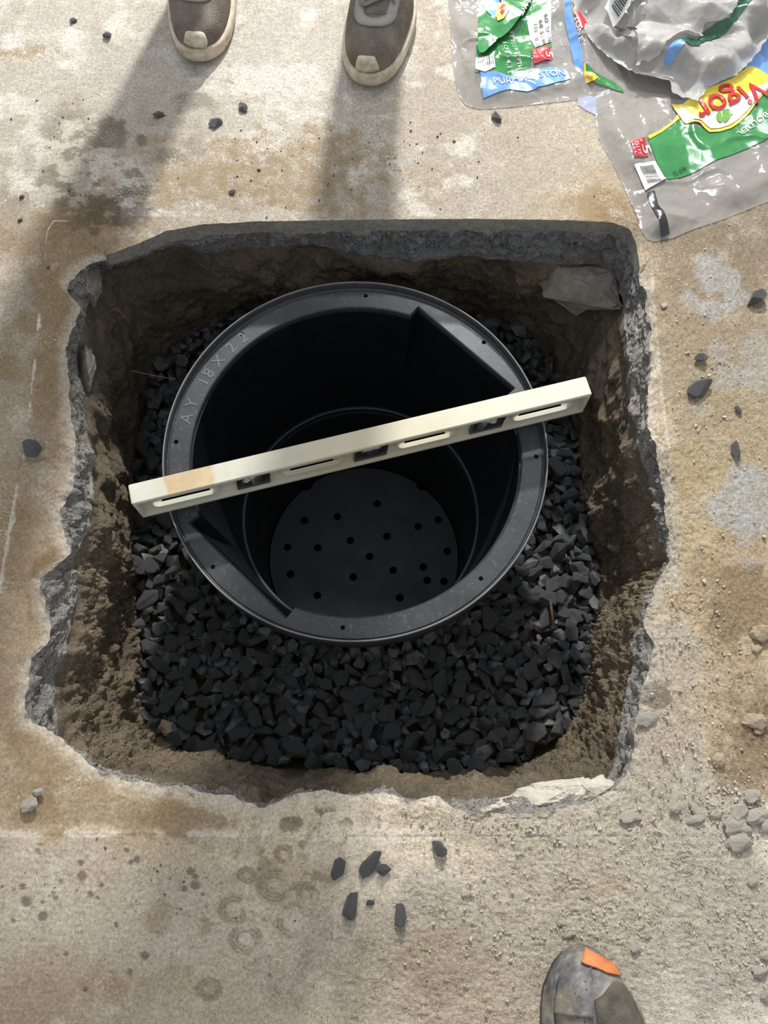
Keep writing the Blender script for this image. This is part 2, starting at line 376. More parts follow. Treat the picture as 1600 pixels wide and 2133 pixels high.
spl = np.maximum(spl, blob(1365, 1452, 30, 26, .12, .45, 1)); spl = np.maximum(spl, blob(1372, 1430, 26, 12, .12, .4, 2) * .7)
WET = np.clip(spl, 0, 1)
BASE *= (1 - 0.60 * WET)[:, None] * np.array([1.0, .97, .93]) ** (WET[:, None] * 0.6)
# bare pale cement patches on the right
for k, (a, b, rx, ry, s) in enumerate([(1490,580,55,55,.85),(1480,640,35,25,.8),(1570,1060,70,55,.9),(1545,990,35,40,.8),(1560,1120,35,40,.6),(1530,780,50,30,.6),(1580,760,25,60,.5),(1500,730,25,18,.5),(1460,850,20,14,.3)]):
    tint(blob(a, b, rx, ry, 0.25, 0.75, k + 1), (.56, .56, .54), s * 0.8)
# dusty pale edge along the saw cut and round the broken edge
jr = np.repeat(np.arange(NR), NA)
dist_cut = np.abs(R.reshape(-1) - np.tile(RC, NR)); dist_edge = R.reshape(-1) - np.tile(RU, NR)
notfar = np.tile(~far, NR)
tint((1 - sstep(0.001, np.where(PY > 1650, 0.011, 0.0045), dist_cut + 0.004 * WOB[2])) * (jr < 46) * notfar * sstep(-.35, .1, WOB[1] + 0.3 * sstep(300, 500, PX) - 0.2 * sstep(1000, 1200, PX) * (PY > 1700)), (.68, .62, .52), 0.85)
tint((1 - sstep(0.002, 0.02, dist_edge + 0.006 * MID)) * notfar, (.60, .55, .47), 0.6)
# wear rings: boot-tread prints in the dust
RINGS = [(1475,370,85,0),(1330,320,45,0),(1560,575,75,0),(1320,660,75,0),(1255,500,70,0),(1420,530,32,0),(1125,930,60,0),(1520,205,40,0),(1630,430,70,0),(1610,250,50,0)]
RINGS = [(a / 2.58, 1700 + b / 2.58, r / 2.58, 0) for a, b, r, _ in RINGS]
RINGS += [(1446,1252,30,1),(1512,1295,34,1),(1475,1362,34,1),(1195,1872,40,1),(1330,1925,18,1),(1575,1575,55,1),(1560,1450,45,1),(1430,1800,26,1)]
REL = np.zeros(len(V))
for k, (a, b, r, kind) in enumerate(RINGS):
    d = np.sqrt((PX - a) ** 2 + ((PY - b) * 1.04) ** 2) + 5 * WOB[k % 3]
    env = sstep(r * 0.38, r * 0.5, d) * (1 - sstep(r * 1.05, r * 1.3, d)) * sstep(-0.5, -0.1, WOB[(k + 1) % 3] + 0.2)
    wv = np.sin(d * 2 * math.pi / (7.5 if kind == 0 else 8.5))
    if kind == 0: tint(env * (0.45 + 0.55 * sstep(-0.3, 0.5, wv)), (.23, .175, .12), 0.85)
    else: REL += env * wv; tint(env * sstep(0.0, 0.8, -wv), (.40, .32, .22), 0.35)
tint(blob(600, 1800, 90, 60, .5, .7, 1) * sstep(0.0, .2, WOB[2]), (.26, .20, .14), .75)
SAND = np.clip(blob(1500, 1100, 160, 800, .3, .4, 3) + blob(1250, 1900, 420, 260, .4, .4, 3) + blob(1150, 1710, 300, 40, .5, .5, 0) + blob(900,2020,250,120,.5,.5,1)
        + blob(1500, 480, 200, 120, .4, .4, 1) + blob(1350,1450,90,260,.3,.3,2) + 0.12, 0, 1.2)
# relief: dust and grit, flaked edges, saw cut, slab not quite even
inner = (jr < 46)
V[:, 2] = SAND * (0.0007 * FINE + 0.0007 * GR + 0.0010 * MID) + 0.0004 * GR * (1 - WET) + REL * 0.0011
V[:, 2] -= 0.0009 * np.exp(-(dist_cut / 0.0018) ** 2) * notfar * sstep(-0.5, 0.1, WOB[2] + 0.2)
flake = np.exp(-dist_edge / 0.012) * notfar
V[:, 2] += flake * (-0.004 + 0.006 * WOB[2] - 0.003 * np.abs(FINE))
V[:, 2] -= inner * notfar * 0.0025 * sstep(0.0, 0.02, np.tile(RC, NR) - R.reshape(-1))
left_low = np.exp(-((PX - 115) / 60) ** 2) * np.exp(-((PY - 1010) / 110) ** 2) * inner
V[:, 2] -= left_low * (0.010 + 0.006 * WOB[1])
V[:, 2] *= (jr > 0) | True
me = np_mesh('floor', V, quads=grid_quads(NR, NA)[:, ::-1] if False else grid_quads(NR, NA))
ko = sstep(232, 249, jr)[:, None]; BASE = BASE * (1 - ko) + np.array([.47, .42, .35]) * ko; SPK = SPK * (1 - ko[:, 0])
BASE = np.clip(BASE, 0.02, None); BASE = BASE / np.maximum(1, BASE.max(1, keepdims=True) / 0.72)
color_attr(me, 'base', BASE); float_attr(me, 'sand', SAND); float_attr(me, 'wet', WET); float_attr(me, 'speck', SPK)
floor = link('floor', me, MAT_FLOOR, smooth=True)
tag(floor, 'stained concrete slab floor with a saw-cut square broken open around the pit', 'floor', kind='structure')
EDGE_Z = V[:NA, 2].copy()

# ------------------------------------------------------------------ pit side (broken slab face, soil, shaft round the basin)
BX, BY, BZ = -0.0387, 0.4565, -0.085           # basin rim centre
rows, zz, kind = [], [], []
for t in np.linspace(0, 1, 44):                 # broken slab edge
    lead = np.where(far, np.clip((t - 0.26) / 0.74, 0, 1), t ** 0.8)
    rows.append(RU + (RL - RU) * lead); zz.append(EDGE_Z * (1 - t) + ZA * t); kind.append(t)
for t in np.linspace(0, 1, 92)[1:]:             # soil
    bulge = 0.018 * math.sin(math.pi * min(1, t * 1.15)) * (1 - t)
    rows.append(RL + 0.004 * (1 - t) + (RG - RL) * (t ** 1.15) - bulge * (0.3 + 0.7 * np.cos(PHI * 3 + 1) ** 2)); zz.append(ZA + (ZG - 0.03 - ZA) * t); kind.append(1 + t)
Rp = np.array(rows); Zp = np.array(zz); Kp = np.repeat(np.array(kind), NA)
XYp = (C0 + np.stack([Rp * np.cos(PHI), Rp * np.sin(PHI)], -1)).reshape(-1, 2)
Vp = np.concatenate([XYp, Zp.reshape(-1, 1)], 1)
ux, uy = np.tile(np.cos(PHI), len(Rp)), np.tile(np.sin(PHI), len(Rp)); ph = np.tile(PHI, len(Rp))
fz = np.clip(1 - Kp, 0, 1); isC = Kp <= 1.0
stretch = Vp * np.array([1, 1, 1.5])
cn = fbm(stretch, 34, 6, 31, 0.68) * 0.022 + ridged(stretch, 75, 3, 35) * 0.006
cmask = np.sin(np.clip(Kp, 0, 1) * math.pi) ** 0.5 * isC
sawface = np.tile(far, len(Rp)) * (Kp < 0.26)
cn = np.where(sawface > 0, cn * 0.06, cn)
sm = sstep(1.0, 1.12, Kp) * (1 - 0.6 * sstep(1.8, 2.0, Kp))
crumb = np.clip(np.exp(-((ph + 2.75) / 0.5) ** 2) + np.exp(-((ph + 0.35) / 0.55) ** 2) + 0.25, 0, 1)
sn = fbm(Vp, 9, 3, 41) * 0.030 + fbm(Vp, 32, 4, 45, 0.6) * 0.014 + crumb * (np.abs(fbm(Vp, 60, 4, 51, 0.65)) * 0.020 - 0.004) + (0.3 + crumb) * np.abs(noise(Vp, 190, 53)) * 0.004
disp = cn * cmask - sn * sm
Vp[:, 0] += ux * disp; Vp[:, 1] += uy * disp
Vp[:, 2] += sm * crumb * fbm(Vp, 60, 3, 61) * 0.008 + cmask * fbm(Vp, 70, 4, 66, 0.65) * 0.010 * (sawface == 0)
pn = fbm(Vp, 24, 4, 71, 0.6); pf = fbm(Vp, 90, 4, 75, 0.6)
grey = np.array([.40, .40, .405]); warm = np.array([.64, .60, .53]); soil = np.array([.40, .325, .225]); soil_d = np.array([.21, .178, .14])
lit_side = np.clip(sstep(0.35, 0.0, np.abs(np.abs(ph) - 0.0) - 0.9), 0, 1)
pale = np.where(np.abs(ph - math.pi/2) < 0.85, 0.05, 0.75)  # side and near slab faces painted paler, to look lit; far face stays grey
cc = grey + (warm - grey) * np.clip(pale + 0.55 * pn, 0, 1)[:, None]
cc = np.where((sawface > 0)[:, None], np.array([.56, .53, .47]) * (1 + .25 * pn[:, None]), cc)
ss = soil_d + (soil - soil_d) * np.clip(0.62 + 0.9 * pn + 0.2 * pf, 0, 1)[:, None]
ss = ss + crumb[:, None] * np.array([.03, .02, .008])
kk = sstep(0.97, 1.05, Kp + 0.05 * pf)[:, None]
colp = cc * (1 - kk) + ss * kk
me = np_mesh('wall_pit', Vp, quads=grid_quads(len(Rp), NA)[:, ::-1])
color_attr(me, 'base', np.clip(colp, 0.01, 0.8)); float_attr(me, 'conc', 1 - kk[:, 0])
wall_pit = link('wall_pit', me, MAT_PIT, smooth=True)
tag(wall_pit, 'rough pit side of broken grey slab edge above damp brown sandy soil', 'pit wall', kind='structure')
# bed of soil under the gravel and shaft for the basin
n2_ = 180; st = NA // n2_ + 1
ang = np.linspace(-math.pi, math.pi, n2_, endpoint=False)
rgi = np.interp(ang, PHI, RG, period=2 * math.pi) + 0.012
o1 = np.stack([C0[0] + rgi * np.cos(ang), C0[1] + rgi * np.sin(ang), np.full(n2_, ZG - 0.026)], -1)
o2 = np.stack([BX + 0.236 * np.cos(ang), BY + 0.236 * np.sin(ang), np.full(n2_, ZG - 0.03)], -1)
o3 = o2.copy(); o3[:, 2] = -0.74
o4 = np.tile(np.array([[BX, BY, -0.74]]), (n2_, 1)); o4[:, :2] += 0.01 * np.stack([np.cos(ang), np.sin(ang)], -1)
Vb = np.concatenate([o1, o2, o3, o4]); me = np_mesh('floor_pit', Vb, quads=grid_quads(4, n2_)[:, ::-1])
color_attr(me, 'base', np.tile(np.array([[.12, .085, .05]]), (len(Vb), 1))); float_attr(me, 'conc', np.zeros(len(Vb)))
tag(link('floor_pit', me, MAT_PIT), 'brown soil bed of the pit under the gravel', 'pit floor', kind='structure')

# ------------------------------------------------------------------ sump basin
basin = empty('sump_basin', (BX, BY, BZ))
tag(basin, 'round black plastic sump basin with drilled flange set in the gravel pit', 'basin')
NB = 256; PB = np.linspace(0, 2 * math.pi, NB, endpoint=False)
PHI_FLAT = math.radians(46)
def r_open(p):
    r = 0.2262
    out = np.full_like(p, r)
    for c0 in (PHI_FLAT, PHI_FLAT + math.pi):
        d = (p - c0 + math.pi) % (2 * math.pi) - math.pi
        e = math.radians(23)
        out = np.where(np.abs(d) < e, 0.992 * r / np.cos(d), out)
    return out
RO = r_open(PB)
def lathe(profile, closed=True):
    """profile: list of (radius array or number, z)"""
    vs = [np.stack([np.broadcast_to(r, NB) * np.cos(PB), np.broadcast_to(r, NB) * np.sin(PB), np.full(NB, z)], -1) for r, z in profile]
    v = np.concatenate(vs); q = grid_quads(len(profile), NB)
    if closed:
        k = (len(profile) - 1) * NB; j = np.arange(NB); j2 = (j + 1) % NB
        q = np.concatenate([q, np.stack([k + j, k + j2, j2, j], -1)])
    return v, q
v, q = lathe([(0.2555, -0.034), (0.2575, -0.004), (0.2585, 0.000), (0.2602, 0.000), (0.2608, -0.003), (0.2598, -0.050), (0.2560, -0.050)][::-1])
lip = link('lip', np_mesh('lip', v, q), MAT_FLANGE, basin, True); lip['label'] = 'thin raised outer lip with pale highlight painted on its scuffed edge'
v, q = lathe([(0.2584, 0.0001), (0.2588, 0.0007), (0.2600, 0.0007), (0.2606, -0.0005), (0.2600, -0.0012), (0.2586, -0.0012)][::-1])
link('lip_edge', np_mesh('lip_edge', v, q), plastic('scuffed_lip_highlight', (0.12, 0.12, 0.125), (0.30, 0.295, 0.285), 0.5, 0.6), basin, True)  # thin pale ring: a highlight painted along the scuffed lip
fz_ = -0.013
v, q = lathe([(0.2570, fz_), (0.2548, fz_ - 0.0015), (0.2538, fz_), (RO + 0.0016, fz_), (RO, fz_ - 0.0016), (RO, fz_ - 0.010), (0.2570, fz_ - 0.010)])
flange = link('flange', np_mesh('flange', v, q), MAT_FLANGE, basin)
bm = bmesh.new()
for a, b in [(762,616),(504,696),(1008,713),(367,920),(1117,951),(444,1181),(1002,1205),(714,1307)]:
    p = P(a, b, BZ + fz_); bm_cyl(bm, (p[0] - BX, p[1] - BY, fz_ - 0.005), (0, 0, 1), 0.0031, 0.04, 14)
bpy.context.view_layer.update()
cut(flange, bm)
flange.data.polygons.foreach_set('use_smooth', [True] * len(flange.data.polygons)); flange.data.set_sharp_from_angle(angle=math.radians(35))
# wall
def wall_r(depth): return 0.2262 - (0.2262 - 0.196) * min(1, depth / 0.30)
prof = []
for d in np.linspace(0.022, 0.29, 12):
    t = min(1, (d - 0.022) / 0.22); t = t * t * (3 - 2 * t)
    rr = wall_r(d); prof.append((RO * (1 - t) * rr / 0.2262 + rr * t, -d))
prof += [(0.1965, -0.292), (0.1925, -0.2935), (0.1925, -0.300), (0.1890, -0.304), (0.1835, -0.552)]
outer = [(0.1875, -0.556)] + [(wall_r(d) * (1.0) + 0.0045 + 0.009 * (d < 0.2), -d) for d in (0.30, 0.2, 0.1, 0.022)]
outer = [(0.1880, -0.552), (0.2010, -0.300), (0.2110, -0.24), (0.2300, -0.10), (RO + 0.004, -0.022)]
v, q = lathe(prof + outer)
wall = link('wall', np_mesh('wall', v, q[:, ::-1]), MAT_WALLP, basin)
bm = bmesh.new()
for k in range(16):
    a = math.radians(88 + 22.5 * k)
    for d in (0.178, 0.206, 0.234, 0.36, 0.39, 0.42):
        r = wall_r(d) if d < 0.29 else 0.187
        bm_cyl(bm, (r * math.cos(a + d * 0.15), r * math.sin(a + d * 0.15), -d), (math.cos(a), math.sin(a), 0), 0.0046, 0.05, 10)
cut(wall, bm)
wall.data.polygons.foreach_set('use_smooth', [True] * len(wall.data.polygons)); wall.data.set_sharp_from_angle(angle=math.radians(30))
# inner ledge line and bottom
v, q = lathe([(0.1968, -0.2905), (0.1915, -0.2905), (0.1912, -0.2925), (0.1968, -0.2925)])
link('ledge_ring', np_mesh('ledge_ring', v, q), MAT_BOTTOM, basin, False)
bm = bmesh.new()
disc = [(0.1815 * math.cos(t), 0.1815 * math.sin(t)) for t in PB[::2]]
nt = []
for k, (x, y) in enumerate(disc):
    t = math.degrees(math.atan2(y, x)) % 360
    nt.append((x * 0.962, y * 0.962) if any(abs(t - c) < 2.2 for c in (52, 128, 232)) else (x, y))
prism(bm, nt, lambda u, v_, s: (u, v_, -0.5605 + 0.0065 * s))
bottom = bm_obj('bottom_plate', bm, MAT_BOTTOM, basin); bpy.context.view_layer.update()
bm = bmesh.new()
for a, b in [(703,1076),(786,1049),(871,1097),(806,1117),(730,1126),(662,1141),(770,1159),(599,1140),(605,1196),(736,1202),(819,1188),(882,1181),(661,1240),(833,1245),(890,1209),(925,1211),(932,1148),(913,1083),(634,1084)]:
    p = P(a, b, BZ - 0.554); bm_cyl(bm, (p[0] - BX, p[1] - BY, -0.556), (0, 0, 1), 0.0075, 0.03, 16)
cut(bottom, bm)
v, q = lathe([(0.0005, -0.570), (0.1865, -0.570), (0.1865, -0.552), (0.1880, -0.552), (0.1880, -0.574), (0.0005, -0.574)])
link('base_pan', np_mesh('base_pan', v, q), MAT_WALLP, basin)

def text_mesh(s, size, extrude=0.0, bold=0.0):
    cu = bpy.data.curves.new('txt', 'FONT'); cu.body = s; cu.size = size; cu.extrude = extrude; cu.offset = bold; cu.resolution_u = 4
    o = bpy.data.objects.new('txt', cu); COL.objects.link(o)
    dg = bpy.context.evaluated_depsgraph_get(); dg.update()
    me = bpy.data.meshes.new_from_object(o.evaluated_get(dg)); bpy.data.objects.remove(o); bpy.data.curves.remove(cu)
    return me
bm = bmesh.new()
a = math.radians(167.5)
for ch, stp in [('A', 5.6), ('Y', 8.6), ('1', 3.6), ('8', 5.4), ('X', 6.4), ('2', 5.4), ('2', 0)]:
    me = text_mesh(ch, 0.0235, 0.0005)
    vs = [v.co.copy() for v in me.vertices]; cx = (max(v.x for v in vs) + min(v.x for v in vs)) / 2
    fade = 1.0
    t = Matrix.Rotation(a - math.pi / 2, 4, 'Z'); rad = 0.2325
    for v in me.vertices: v.co = t @ Vector((v.co.x - cx, v.co.y + rad, v.co.z)) + Vector((0, 0, fz_ + 0.0002))
    bm.from_mesh(me); bpy.data.meshes.remove(me); a -= math.radians(stp)
bm_obj('embossed_lettering', bm, MAT_EMBOSS, basin)['label'] = 'embossed lettering on the flange'

# ------------------------------------------------------------------ gravel
def stone_mesh(name, seed, n=18, ax=(1.25, 1.0, 0.78), bev=0.055, flat=0.0):
    r = random.Random(seed); bm = bmesh.new()
    for k in range(n):
        z = r.uniform(-1, 1); t = r.uniform(0, 2 * math.pi); s = math.sqrt(1 - z * z); q = r.uniform(0.86, 1.1)
        bm.verts.new((s * math.cos(t) * ax[0] * q, s * math.sin(t) * ax[1] * q, z * ax[2] * q))
    h = bmesh.ops.convex_hull(bm, input=bm.verts)
    bmesh.ops.delete(bm, geom=list({g for g in h['geom_interior'] + h['geom_unused'] if isinstance(g, bmesh.types.BMVert)}), context='VERTS')
    bmesh.ops.dissolve_limit(bm, angle_limit=math.radians(13), verts=bm.verts, edges=bm.edges)
    if bev: bmesh.ops.bevel(bm, geom=list(bm.edges), offset=bev, segments=1, affect='EDGES', clamp_overlap=True)
    bmesh.ops.triangulate(bm, faces=[f for f in bm.faces if len(f.verts) > 4])
    me = bpy.data.meshes.new(name); bm.to_mesh(me); bm.free()
    return me
STONES = [stone_mesh('stone', 100 + k, random.Random(k).choice((11, 13, 16)), (random.Random(k).uniform(1.1, 1.55), 1.0, random.Random(k + 50).uniform(0.62, 0.85))) for k in range(16)]
for m_ in STONES: m_.materials.append(MAT_STONE)
def inside_r(x, y, Rarr):
    d = np.hypot(x - C0[0], y - C0[1]); a = np.arctan2(y - C0[1], x - C0[0])
    return d < np.interp(a, PHI, Rarr, period=2 * math.pi)
GS = 0.0035; gx = np.arange(-0.46, 0.46, GS); gy = np.arange(-0.04, 0.80, GS)
GX, GY = np.meshgrid(gx, gy)
ok = inside_r(GX, GY, RG - 0.004) & (np.hypot(GX - BX, GY - BY) > 0.229)
HM = np.where(ok, ZG - 0.026, 9.0); OWN = np.full(HM.shape, -1)
tgt = ZG + 0.010 * fbm(p3(np.stack([GX.ravel(), GY.ravel()], -1)), 8, 2, 90).reshape(HM.shape) + 0.012 * sstep(0.3, 0.0, GY) * 0
cells = np.argwhere(ok); placed = []
gr = random.Random(3)
def drop(r, tries=14):
    best = None
    for _ in range(tries):
        j, i = cells[gr.randrange(len(cells))]
        d = HM[j, i] - tgt[j, i]
        if best is None or d < best[0]: best = (d, j, i)
    d, j, i = best
    k = int(r / GS) + 1
    j0, j1, i0, i1 = max(0, j - k), min(HM.shape[0], j + k + 1), max(0, i - k), min(HM.shape[1], i + k + 1)
    sub = HM[j0:j1, i0:i1]; dd = np.hypot(GX[j0:j1, i0:i1] - gx[i], GY[j0:j1, i0:i1] - gy[j])
    foot = (dd < r * 0.9) & (sub < 1)
    zc = np.mean(sub[foot]) + 0.45 * r
    top = zc + 0.8 * r * np.sqrt(np.clip(1 - (dd / r) ** 2, 0, 1))
    hit = (dd < r) & (top > sub) & (sub < 1)
    HM[j0:j1, i0:i1] = np.where(hit, top, sub); OWN[j0:j1, i0:i1][hit] = len(placed)
    placed.append((gx[i], gy[j], zc, r))
    return d
while len(placed) < 2600:
    r = gr.choice((0.0095, 0.011, 0.012, 0.013, 0.014, 0.0155)) * gr.uniform(0.9, 1.1)
    if drop(r) > 0.004 and len(placed) > 500: break
cnt = np.bincount(OWN[OWN >= 0].ravel(), minlength=len(placed)).astype(float)
for k, (x, y, z, r) in enumerate(placed):
    if math.hypot(x - BX, y - BY) < 0.262 or y > BY + 0.10: cnt[k] *= 0.1
order = np.argsort(-cnt); single = set(order[:300].tolist())
bmS = bmesh.new()
def stone_xf(k):
    x, y, z, r = placed[k]
    rr = random.Random(k * 7 + 1)
    e = Euler((rr.uniform(-0.9, 0.9), rr.uniform(-0.9, 0.9), rr.uniform(0, 6.28)))
    return Matrix.LocRotScale(Vector((x, y, z)), e, Vector((r * rr.uniform(.85, 1.15), r * rr.uniform(.85, 1.1), r * rr.uniform(.9, 1.1)))), rr.randrange(len(STONES))
for k in range(len(placed)):
    if k not in single and cnt[k] <= 0: continue
    mtx, mi = stone_xf(k)
    if k in single:
        o = bpy.data.objects.new('gravel_stone', STONES[mi]); COL.objects.link(o); o.matrix_world = mtx
        side_ = 'left of' if placed[k][0] < BX - 0.225 else 'right of' if placed[k][0] > BX + 0.225 else 'in front of' if placed[k][1] < BY else 'behind'
        tag(o, 'angular wet black crushed stone lying in the gravel bed %s the basin' % side_, 'stone', 'black gravel stones %s the basin' % side_)
    else:
        n0 = len(bmS.verts); bmS.from_mesh(STONES[mi]); bmS.verts.ensure_lookup_table()
        for v in bmS.verts[n0:]: v.co = mtx @ v.co
tag(bm_obj('gravel', bmS, MAT_STONE), 'smaller half buried black gravel filling the pit around the basin', 'gravel', kind='stuff')

# ------------------------------------------------------------------ spirit level
zt = BZ + 0.0585
A = Vector(P(270, 1030, zt)); B_ = Vector(P(1227, 802, zt)); L = (B_ - A).length
lev = empty('spirit_level', (*((A + B_) / 2).xy, BZ + 0.0004), math.atan2(B_.y - A.y, B_.x - A.x))
tag(lev, 'cream plastic spirit level lying across the black basin rim', 'level')
M = MatB('cream_plastic')
n = M.noise(25, 5, 0.6); col = M.ramp(n, [(0.3, (0.60, 0.585, 0.47)), (0.7, (0.70, 0.69, 0.59))])
sep = M.node('ShaderNodeSeparateXYZ'); M.l.new(M.co(), sep.inputs[0])
xw = M.math('ADD', sep.outputs[0], M.math('MULTIPLY', M.math('SUBTRACT', M.noise(30, 3), 0.5), 0.012))
st1 = M.math('MULTIPLY', M.ramp(M.math('ADD', xw, 0.5 + 0.0), [(0.5 - 0.262, 0.0), (0.5 - 0.258, 1.0)]), M.ramp(M.math('ADD', xw, 0.5), [(0.5 - 0.199, 1.0), (0.5 - 0.193, 0.0)]))
topf = M.ramp(sep.outputs[2], [(0.056, 0.0), (0.0575, 1.0)])
st1 = M.math('MULTIPLY', st1, topf)
col = M.mix(M.ramp(M.math('ADD', xw, 0.5), [(0.5 - 0.15, 0.0), (0.45, 0.55), (0.62, 0.35), (0.75, 0.0)]), col, (0.62, 0.53, 0.33))
col = M.mix(M.math('MULTIPLY', st1, 0.9), col, M.ramp(M.noise(60, 5), [(0.3, (0.50, 0.33, 0.15)), (0.7, (0.66, 0.47, 0.25))]))
dirt = M.ramp(M.noise(75, 6, 0.75), [(0.66, 0.0), (0.76, 0.7)])
col = M.mix(dirt, col, (0.22, 0.17, 0.11))
M.color(col); M.set(Roughness=0.42); M.bump(M.noise(300, 4), 0.12, 0.001); MAT_CREAM = M.m
hl, hw, H = L / 2, 0.0135, 0.058
bm = bmesh.new()
bm_box(bm, -hl, hl, -hw, hw, H - 0.007, H); bm_box(bm, -hl, hl, -hw, hw, 0, 0.007)
for s in (-1, 1): bm_box(bm, s * hl - (0.006 if s > 0 else 0), s * hl + (0.006 if s < 0 else 0), -hw, hw, 0.0068, H - 0.0068)
bmesh.ops.recalc_face_normals(bm, faces=bm.faces)
bmesh.ops.bevel(bm, geom=list(bm.edges), offset=0.0012, segments=2, affect='EDGES')
bm_obj('frame', bm, MAT_CREAM, lev, angle=40)
bm = bmesh.new(); bm_box(bm, -hl + 0.003, hl - 0.003, -0.0035, 0.0035, 0.004, H - 0.004)
web = bm_obj('web', bm, MAT_CREAM, lev); bpy.context.view_layer.update()
slots = [(-0.284, -0.199), (-0.112, -0.033), (0.044, 0.121), (0.203, 0.284)]
def slot_pts(x0, x1, z0, z1, n=6):
    r = (z1 - z0) / 2 * 0.9; pts = []
    for cx, cz, a0 in ((x1 - r, z1 - r, 0), (x0 + r, z1 - r, 90), (x0 + r, z0 + r, 180), (x1 - r, z0 + r, 270)):
        for k in range(n + 1):
            t = math.radians(a0 + 90 * k / n); pts.append((cx + r * math.cos(t), cz + r * math.sin(t)))
    return pts
bm = bmesh.new()
for x0, x1 in slots: prism(bm, slot_pts(x0, x1, 0.017, 0.040), lambda u, v_, s: (u, -0.02 + 0.04 * s, v_))
VX = [(-0.151, 0.6), (0.0075, 0.0), (0.168, -0.6)]
for x, tl in VX: prism(bm, [(x - 0.021, 0.013), (x + 0.021, 0.013), (x + 0.021, 0.045), (x - 0.021, 0.045)], lambda u, v_, s: (u, -0.02 + 0.04 * s, v_))
cut(web, bm)
for x0, x1 in slots:                            # raised collar round each slot
    bm = bmesh.new(); o_ = slot_pts(x0 - 0.0035, x1 + 0.0035, 0.0125, 0.0455); i_ = slot_pts(x0, x1, 0.017, 0.040)
    rows_ = [[bm.verts.new((u, y, z)) for u, z in pts] for pts, y in ((i_, -0.0098), (o_, -0.0098), (o_, 0.0098), (i_, 0.0098))]
    for a_ in range(4):
        p_, q_ = rows_[a_], rows_[(a_ + 1) % 4]
        for k in range(len(p_)): bm.faces.new((p_[k], p_[(k+1) % len(p_)], q_[(k+1) % len(p_)], q_[k]))
    bmesh.ops.recalc_face_normals(bm, faces=bm.faces)
    bm_obj('slot_collar', bm, MAT_CREAM, lev, angle=40)
MAT_BLK = simple('black_vial_housing', (0.02, 0.02, 0.024), 0.35, 0.2, 80, 0.1)
M = MatB('vial_glass'); M.color((0.82, 0.84, 0.80)); M.set(Roughness=0.06, Transmission_Weight=0.25, IOR=1.45); MAT_VIAL = M.m
for x, tl in VX:
    bm = bmesh.new(); prism(bm, [(x - 0.024, 0.0075), (x + 0.020, 0.0075), (x + 0.024, 0.0505), (x - 0.020, 0.0505)], lambda u, v_, s: (u, -0.0095 + 0.019 * s, v_))
    hb = bm_obj('vial_housing', bm, MAT_BLK, lev); bpy.context.view_layer.update()
    bm = bmesh.new(); prism(bm, [(x + 0.0165 * math.cos(t), 0.029 + 0.0155 * math.sin(t)) for t in (2 * math.pi * k / 28 for k in range(28))], lambda u, v_, s: (u, -0.03 + 0.06 * s, v_))
    cut(hb, bm)
    bm = bmesh.new(); ax = Vector((math.cos(tl), 0, math.sin(tl)))
    if abs(tl) > .1: ax = Vector((0.7, 0, 0.7 * (1 if tl > 0 else -1)))
    bm_cyl(bm, (x, 0, 0.029), ax, 0.0062, 0.031, 18)
    vi = bm_obj('vial', bm, MAT_VIAL, hb, angle=40)
    for s in (-1, 1):
        bm = bmesh.new(); bm_cyl(bm, Vector((x, 0, 0.029)) + ax.normalized() * 0.004 * s, ax, 0.0064, 0.0007, 18); bm_obj('vial_line', bm, MAT_BLK, hb)

# ------------------------------------------------------------------ plastic bags
def inpoly(x, y, poly):
    c = np.zeros(len(x), bool); n = len(poly)
    for k in range(n):
        x0, y0 = poly[k]; x1, y1 = poly[(k + 1) % n]
        if y0 == y1: continue
        hit = ((y0 > y) != (y1 > y)) & (x < (x1 - x0) * (y - y0) / (y1 - y0) + x0); c ^= hit
    return c
def snap(x, y, poly):
    bx, by, bd = x.copy(), y.copy(), np.full(len(x), 1e9)
    for k in range(len(poly)):
        a = np.array(poly[k]); b = np.array(poly[(k + 1) % len(poly)]); d = b - a; l2 = max(1e-12, d @ d)
        t = np.clip(((x - a[0]) * d[0] + (y - a[1]) * d[1]) / l2, 0, 1); qx, qy = a[0] + t * d[0], a[1] + t * d[1]
        dd = (qx - x) ** 2 + (qy - y) ** 2; m = dd < bd
        bx[m], by[m], bd[m] = qx[m], qy[m], dd[m]
    return bx, by, np.sqrt(bd)
def curve_poly(pts, n=4):
    """round an outline with Catmull-Rom"""
    pts = [np.array(p, float) for p in pts]; out = []
    for k in range(len(pts)):
        p0, p1, p2, p3_ = pts[k-1], pts[k], pts[(k+1) % len(pts)], pts[(k+2) % len(pts)]
        for t in np.arange(n) / n:
            out.append(0.5 * ((2*p1) + (-p0+p2)*t + (2*p0-5*p1+4*p2-p3_)*t*t + (-p0+3*p1-3*p2+p3_)*t**3))
    return [tuple(p) for p in out]
